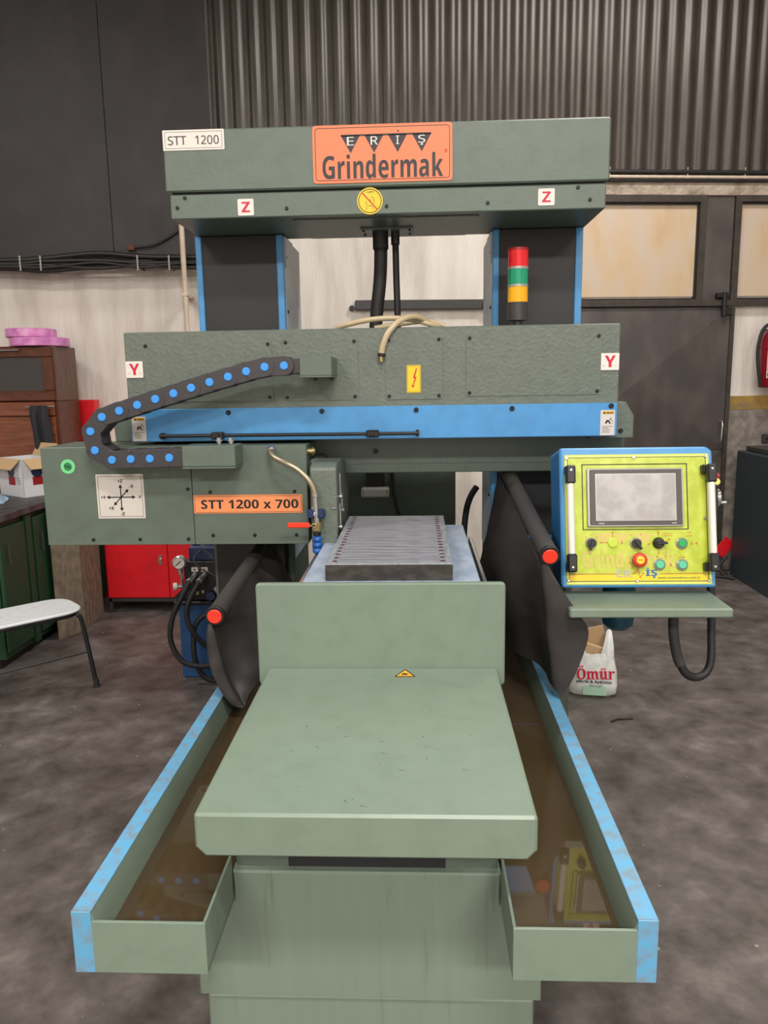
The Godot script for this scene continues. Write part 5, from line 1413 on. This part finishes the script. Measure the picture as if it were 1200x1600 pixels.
	for i in 12:
		var a0 := PI * 0.5 + 0.9 - 1.8 * i / 12
		var a1 := PI * 0.5 + 0.9 - 1.8 * (i + 1) / 12
		for q in [[0.075, 0.29]]:
			quad(lb, ec * Vector3(cos(a0) * 0.0952, q[0], sin(a0) * 0.0952), ec * Vector3(cos(a1) * 0.0952, q[0], sin(a1) * 0.0952), ec * Vector3(cos(a1) * 0.0952, q[1], sin(a1) * 0.0952), ec * Vector3(cos(a0) * 0.0952, q[1], sin(a0) * 0.0952), Vector3(cos(a0), 0, sin(a0)))
	var lm := mk("label", lb, M.white, e)
	lb = S()
	lb.set_smooth_group(1)
	for i in 12:
		var a0 := PI * 0.5 + 0.84 - 1.68 * i / 12
		var a1 := PI * 0.5 + 0.84 - 1.68 * (i + 1) / 12
		for q in [[0.083, 0.115], [0.125, 0.282]]:
			quad(lb, ec * Vector3(cos(a0) * 0.0955, q[0], sin(a0) * 0.0955), ec * Vector3(cos(a1) * 0.0955, q[0], sin(a1) * 0.0955), ec * Vector3(cos(a1) * 0.0955, q[1], sin(a1) * 0.0955), ec * Vector3(cos(a0) * 0.0955, q[1], sin(a0) * 0.0955), Vector3(cos(a0), 0, sin(a0)))
	mk("blue_print", lb, M.label_blue, lm)
	mk("wall_hook", bx(2.775, 2.805, 1.9, 1.96, 0.0, 0.05, 0.003), M.black_metal, e)
	# red tag with a loop of hose on the floor beside the cabinet
	var rt := thing("red_placard", "small tilted red placard leaning on the grey cabinet behind the console", "placard", Vector3(2.50, 0.0, -6.20))
	mk("board", box(S(), Vector3(-0.075, -0.05, -0.004), Vector3(0.075, 0.05, 0.004), 0.002, Transform3D(Basis(Vector3(0, 0, 1), 0.9), Vector3(0.0, 0.22, 0.0))), M.red, rt)
	mk("stand_wire", tube(S(), spline([Vector3(0.02, 0.24, -0.015), Vector3(-0.01, 0.12, -0.01), Vector3(-0.01, 0.05, 0.02), Vector3(0.02, 0.008, 0.05)], 5), 0.006, 6), M.rubber, rt)
	tag(mk("floor_cable", tube(S(), spline([Vector3(2.5, 0.16, -6.12), Vector3(2.43, 0.09, -6.10), Vector3(2.44, 0.03, -6.04), Vector3(2.50, 0.014, -5.98), Vector3(2.40, 0.013, -6.05), Vector3(2.2, 0.013, -6.14)], 8), 0.012, 8), M.rubber), "black hose coiled on the floor beside the grey cabinet", "hose")
	# socket on the wall
	var so := wall_thing("wall_socket", "small dark socket on the wall above the grey cabinet", "socket")
	mk("box", bx(2.815, 2.875, 1.06, 1.13, 0.012, 0.04, 0.004), M.grey_dark, so)
	mk("outlet", cyl(S(), Vector3(2.845, 1.095, 0.04), Vector3(2.845, 1.095, 0.045), 0.012, 12), M.ink, so)

	# cables and pipes on the back wall
	var cb := wall_thing("cable_bundle", "bundle of black cables strapped along the wall under the flat sheets", "cables")
	for q in [[[412, 409, 402, 407, 408], 0.014, 0.15], [[418, 414, 413, 417, 416], 0.011, 0.16], [[424, 428, 422, 420, 423], 0.013, 0.15], [[421, 420, 425, 420, 424], 0.010, 0.17], [[414, 423, 417, 413, 420], 0.010, 0.14], [[422, 424, 417, 424, 418], 0.008, 0.18]]:
		var pts := []
		var ys: Array = q[0]
		pts.append(Vector3(-4.6, 2.541 - (ys[0] - 402) * 0.0045, q[2] - 0.02))
		for i in 5:
			pts.append(Vector3([-3.045, -2.68, -2.31, -1.99, -1.675][i], 2.541 - (ys[i] - 400) * 0.00455, q[2]))
		pts.append(Vector3(-1.0, 2.541 - (ys[4] - 400) * 0.00455, q[2] - 0.02))
		mk("cable", tube(S(), spline(pts, 8), q[1] * 1.3, 8), M.cable, cb)
	for x in [-2.83, -2.69, -2.02, -1.80]:
		mk("cable_tie", frame2(S(), x - 0.004, x + 0.004, 2.41, 2.51, 0.002, 0.195, 0.2), M.white, cb)
		mk("wall_clip", bx(x - 0.006, x + 0.006, 2.43, 2.47, 0.0, 0.14, 0.001), M.black_metal, cb)
	var cp := wall_thing("conduit", "cream vertical conduit on the wall left of the grinder", "pipe")
	mk("pipe", cyl(S(), Vector3(-1.695, 0.0, 0.215), Vector3(-1.695, 3.0, 0.215), 0.019, 12), M.conduit, cp)
	for y in [2.235, 2.75, 1.2]:
		mk("saddle_clip", bx(-1.717, -1.673, y - 0.01, y + 0.01, 0.0 if y < 2.4 else 0.11, 0.236, 0.002), M.conduit, cp)
	cp = wall_thing("junction_cable", "single black cable running up from a rusty box on the flat sheet", "cable")
	mk("cable", tube(S(), spline([Vector3(-2.08, 2.575, 0.13), Vector3(-1.95, 2.585, 0.13), Vector3(-1.85, 2.62, 0.125), Vector3(-1.72, 2.70, 0.12), Vector3(-1.60, 2.79, 0.118)], 6), 0.008, 8), M.cable, cp)
	mk("rusty_clamp", bx(-2.10, -2.05, 2.555, 2.595, 0.108, 0.14, 0.004), M.rust, cp)
	cp = wall_thing("wall_pipe", "thin pale pipe running along the lintel under the corrugated wall", "pipe")
	mk("pipe", cyl(S(), Vector3(0.9, 3.085, 0.075), Vector3(6.9, 3.075, 0.075), 0.013, 10), M.conduit, cp)
	for x in [1.45, 2.05, 2.5, 3.4]:
		mk("wire_tie", box(S(), Vector3(x - 0.002, 3.07, 0.06), Vector3(x + 0.002, 3.15, 0.092), 0.0), M.conduit, cp)
	cp = wall_thing("wall_cable", "black cable running along the lintel above the pale pipe", "cable")
	mk("cable", cyl(S(), Vector3(0.9, 3.118, 0.085), Vector3(6.9, 3.106, 0.085), 0.016, 8), M.cable, cp)
	mk("cable", cyl(S(), Vector3(0.9, 3.060, 0.065), Vector3(6.9, 3.050, 0.065), 0.008, 8), M.cable, cp)
	# metal chips and crumbs on the floor
	var chip := S()
	prism(chip, PackedVector2Array([Vector2(-1, -0.4), Vector2(0.6, -0.6), Vector2(1, 0.3), Vector2(-0.3, 0.7)]), 0.0, 0.4, 0.0, Transform3D(Basis(Vector3(1, 0, 0), Vector3(0, 0, -1), Vector3(0, 1, 0)), Vector3.ZERO))
	chip.generate_normals()
	var mm := MultiMesh.new()
	mm.transform_format = MultiMesh.TRANSFORM_3D
	mm.mesh = chip.commit()
	mm.instance_count = 420
	var rng := RandomNumberGenerator.new()
	rng.seed = 23
	for i in 420:
		var x := rng.randf_range(0.5, 2.4) if i % 2 else rng.randf_range(-2.2, -0.7)
		var z := rng.randf_range(-5.2, -1.0)
		var r := pow(rng.randf(), 4.0) * 0.006 + 0.0013
		mm.set_instance_transform(i, Transform3D(Basis(Vector3.UP, rng.randf() * TAU).scaled(Vector3(r, r, r)), Vector3(x, 0.0, z)))
	var mi := MultiMeshInstance3D.new()
	mi.name = "floor_crumbs"
	mi.multimesh = mm
	mi.material_override = M.silver
	add_child(mi)
	tag(mi, "tiny pale chips and crumbs scattered over the workshop floor", "crumbs", "", "stuff")
	tag(mk("wire_scrap", tube(S(), spline([Vector3(0.90, 0.004, -3.405), Vector3(0.935, 0.005, -3.43), Vector3(0.975, 0.004, -3.437), Vector3(1.01, 0.004, -3.44)], 5), 0.004, 6), M.rubber), "short black wire scrap lying on the floor right of the shopping bag", "wire")
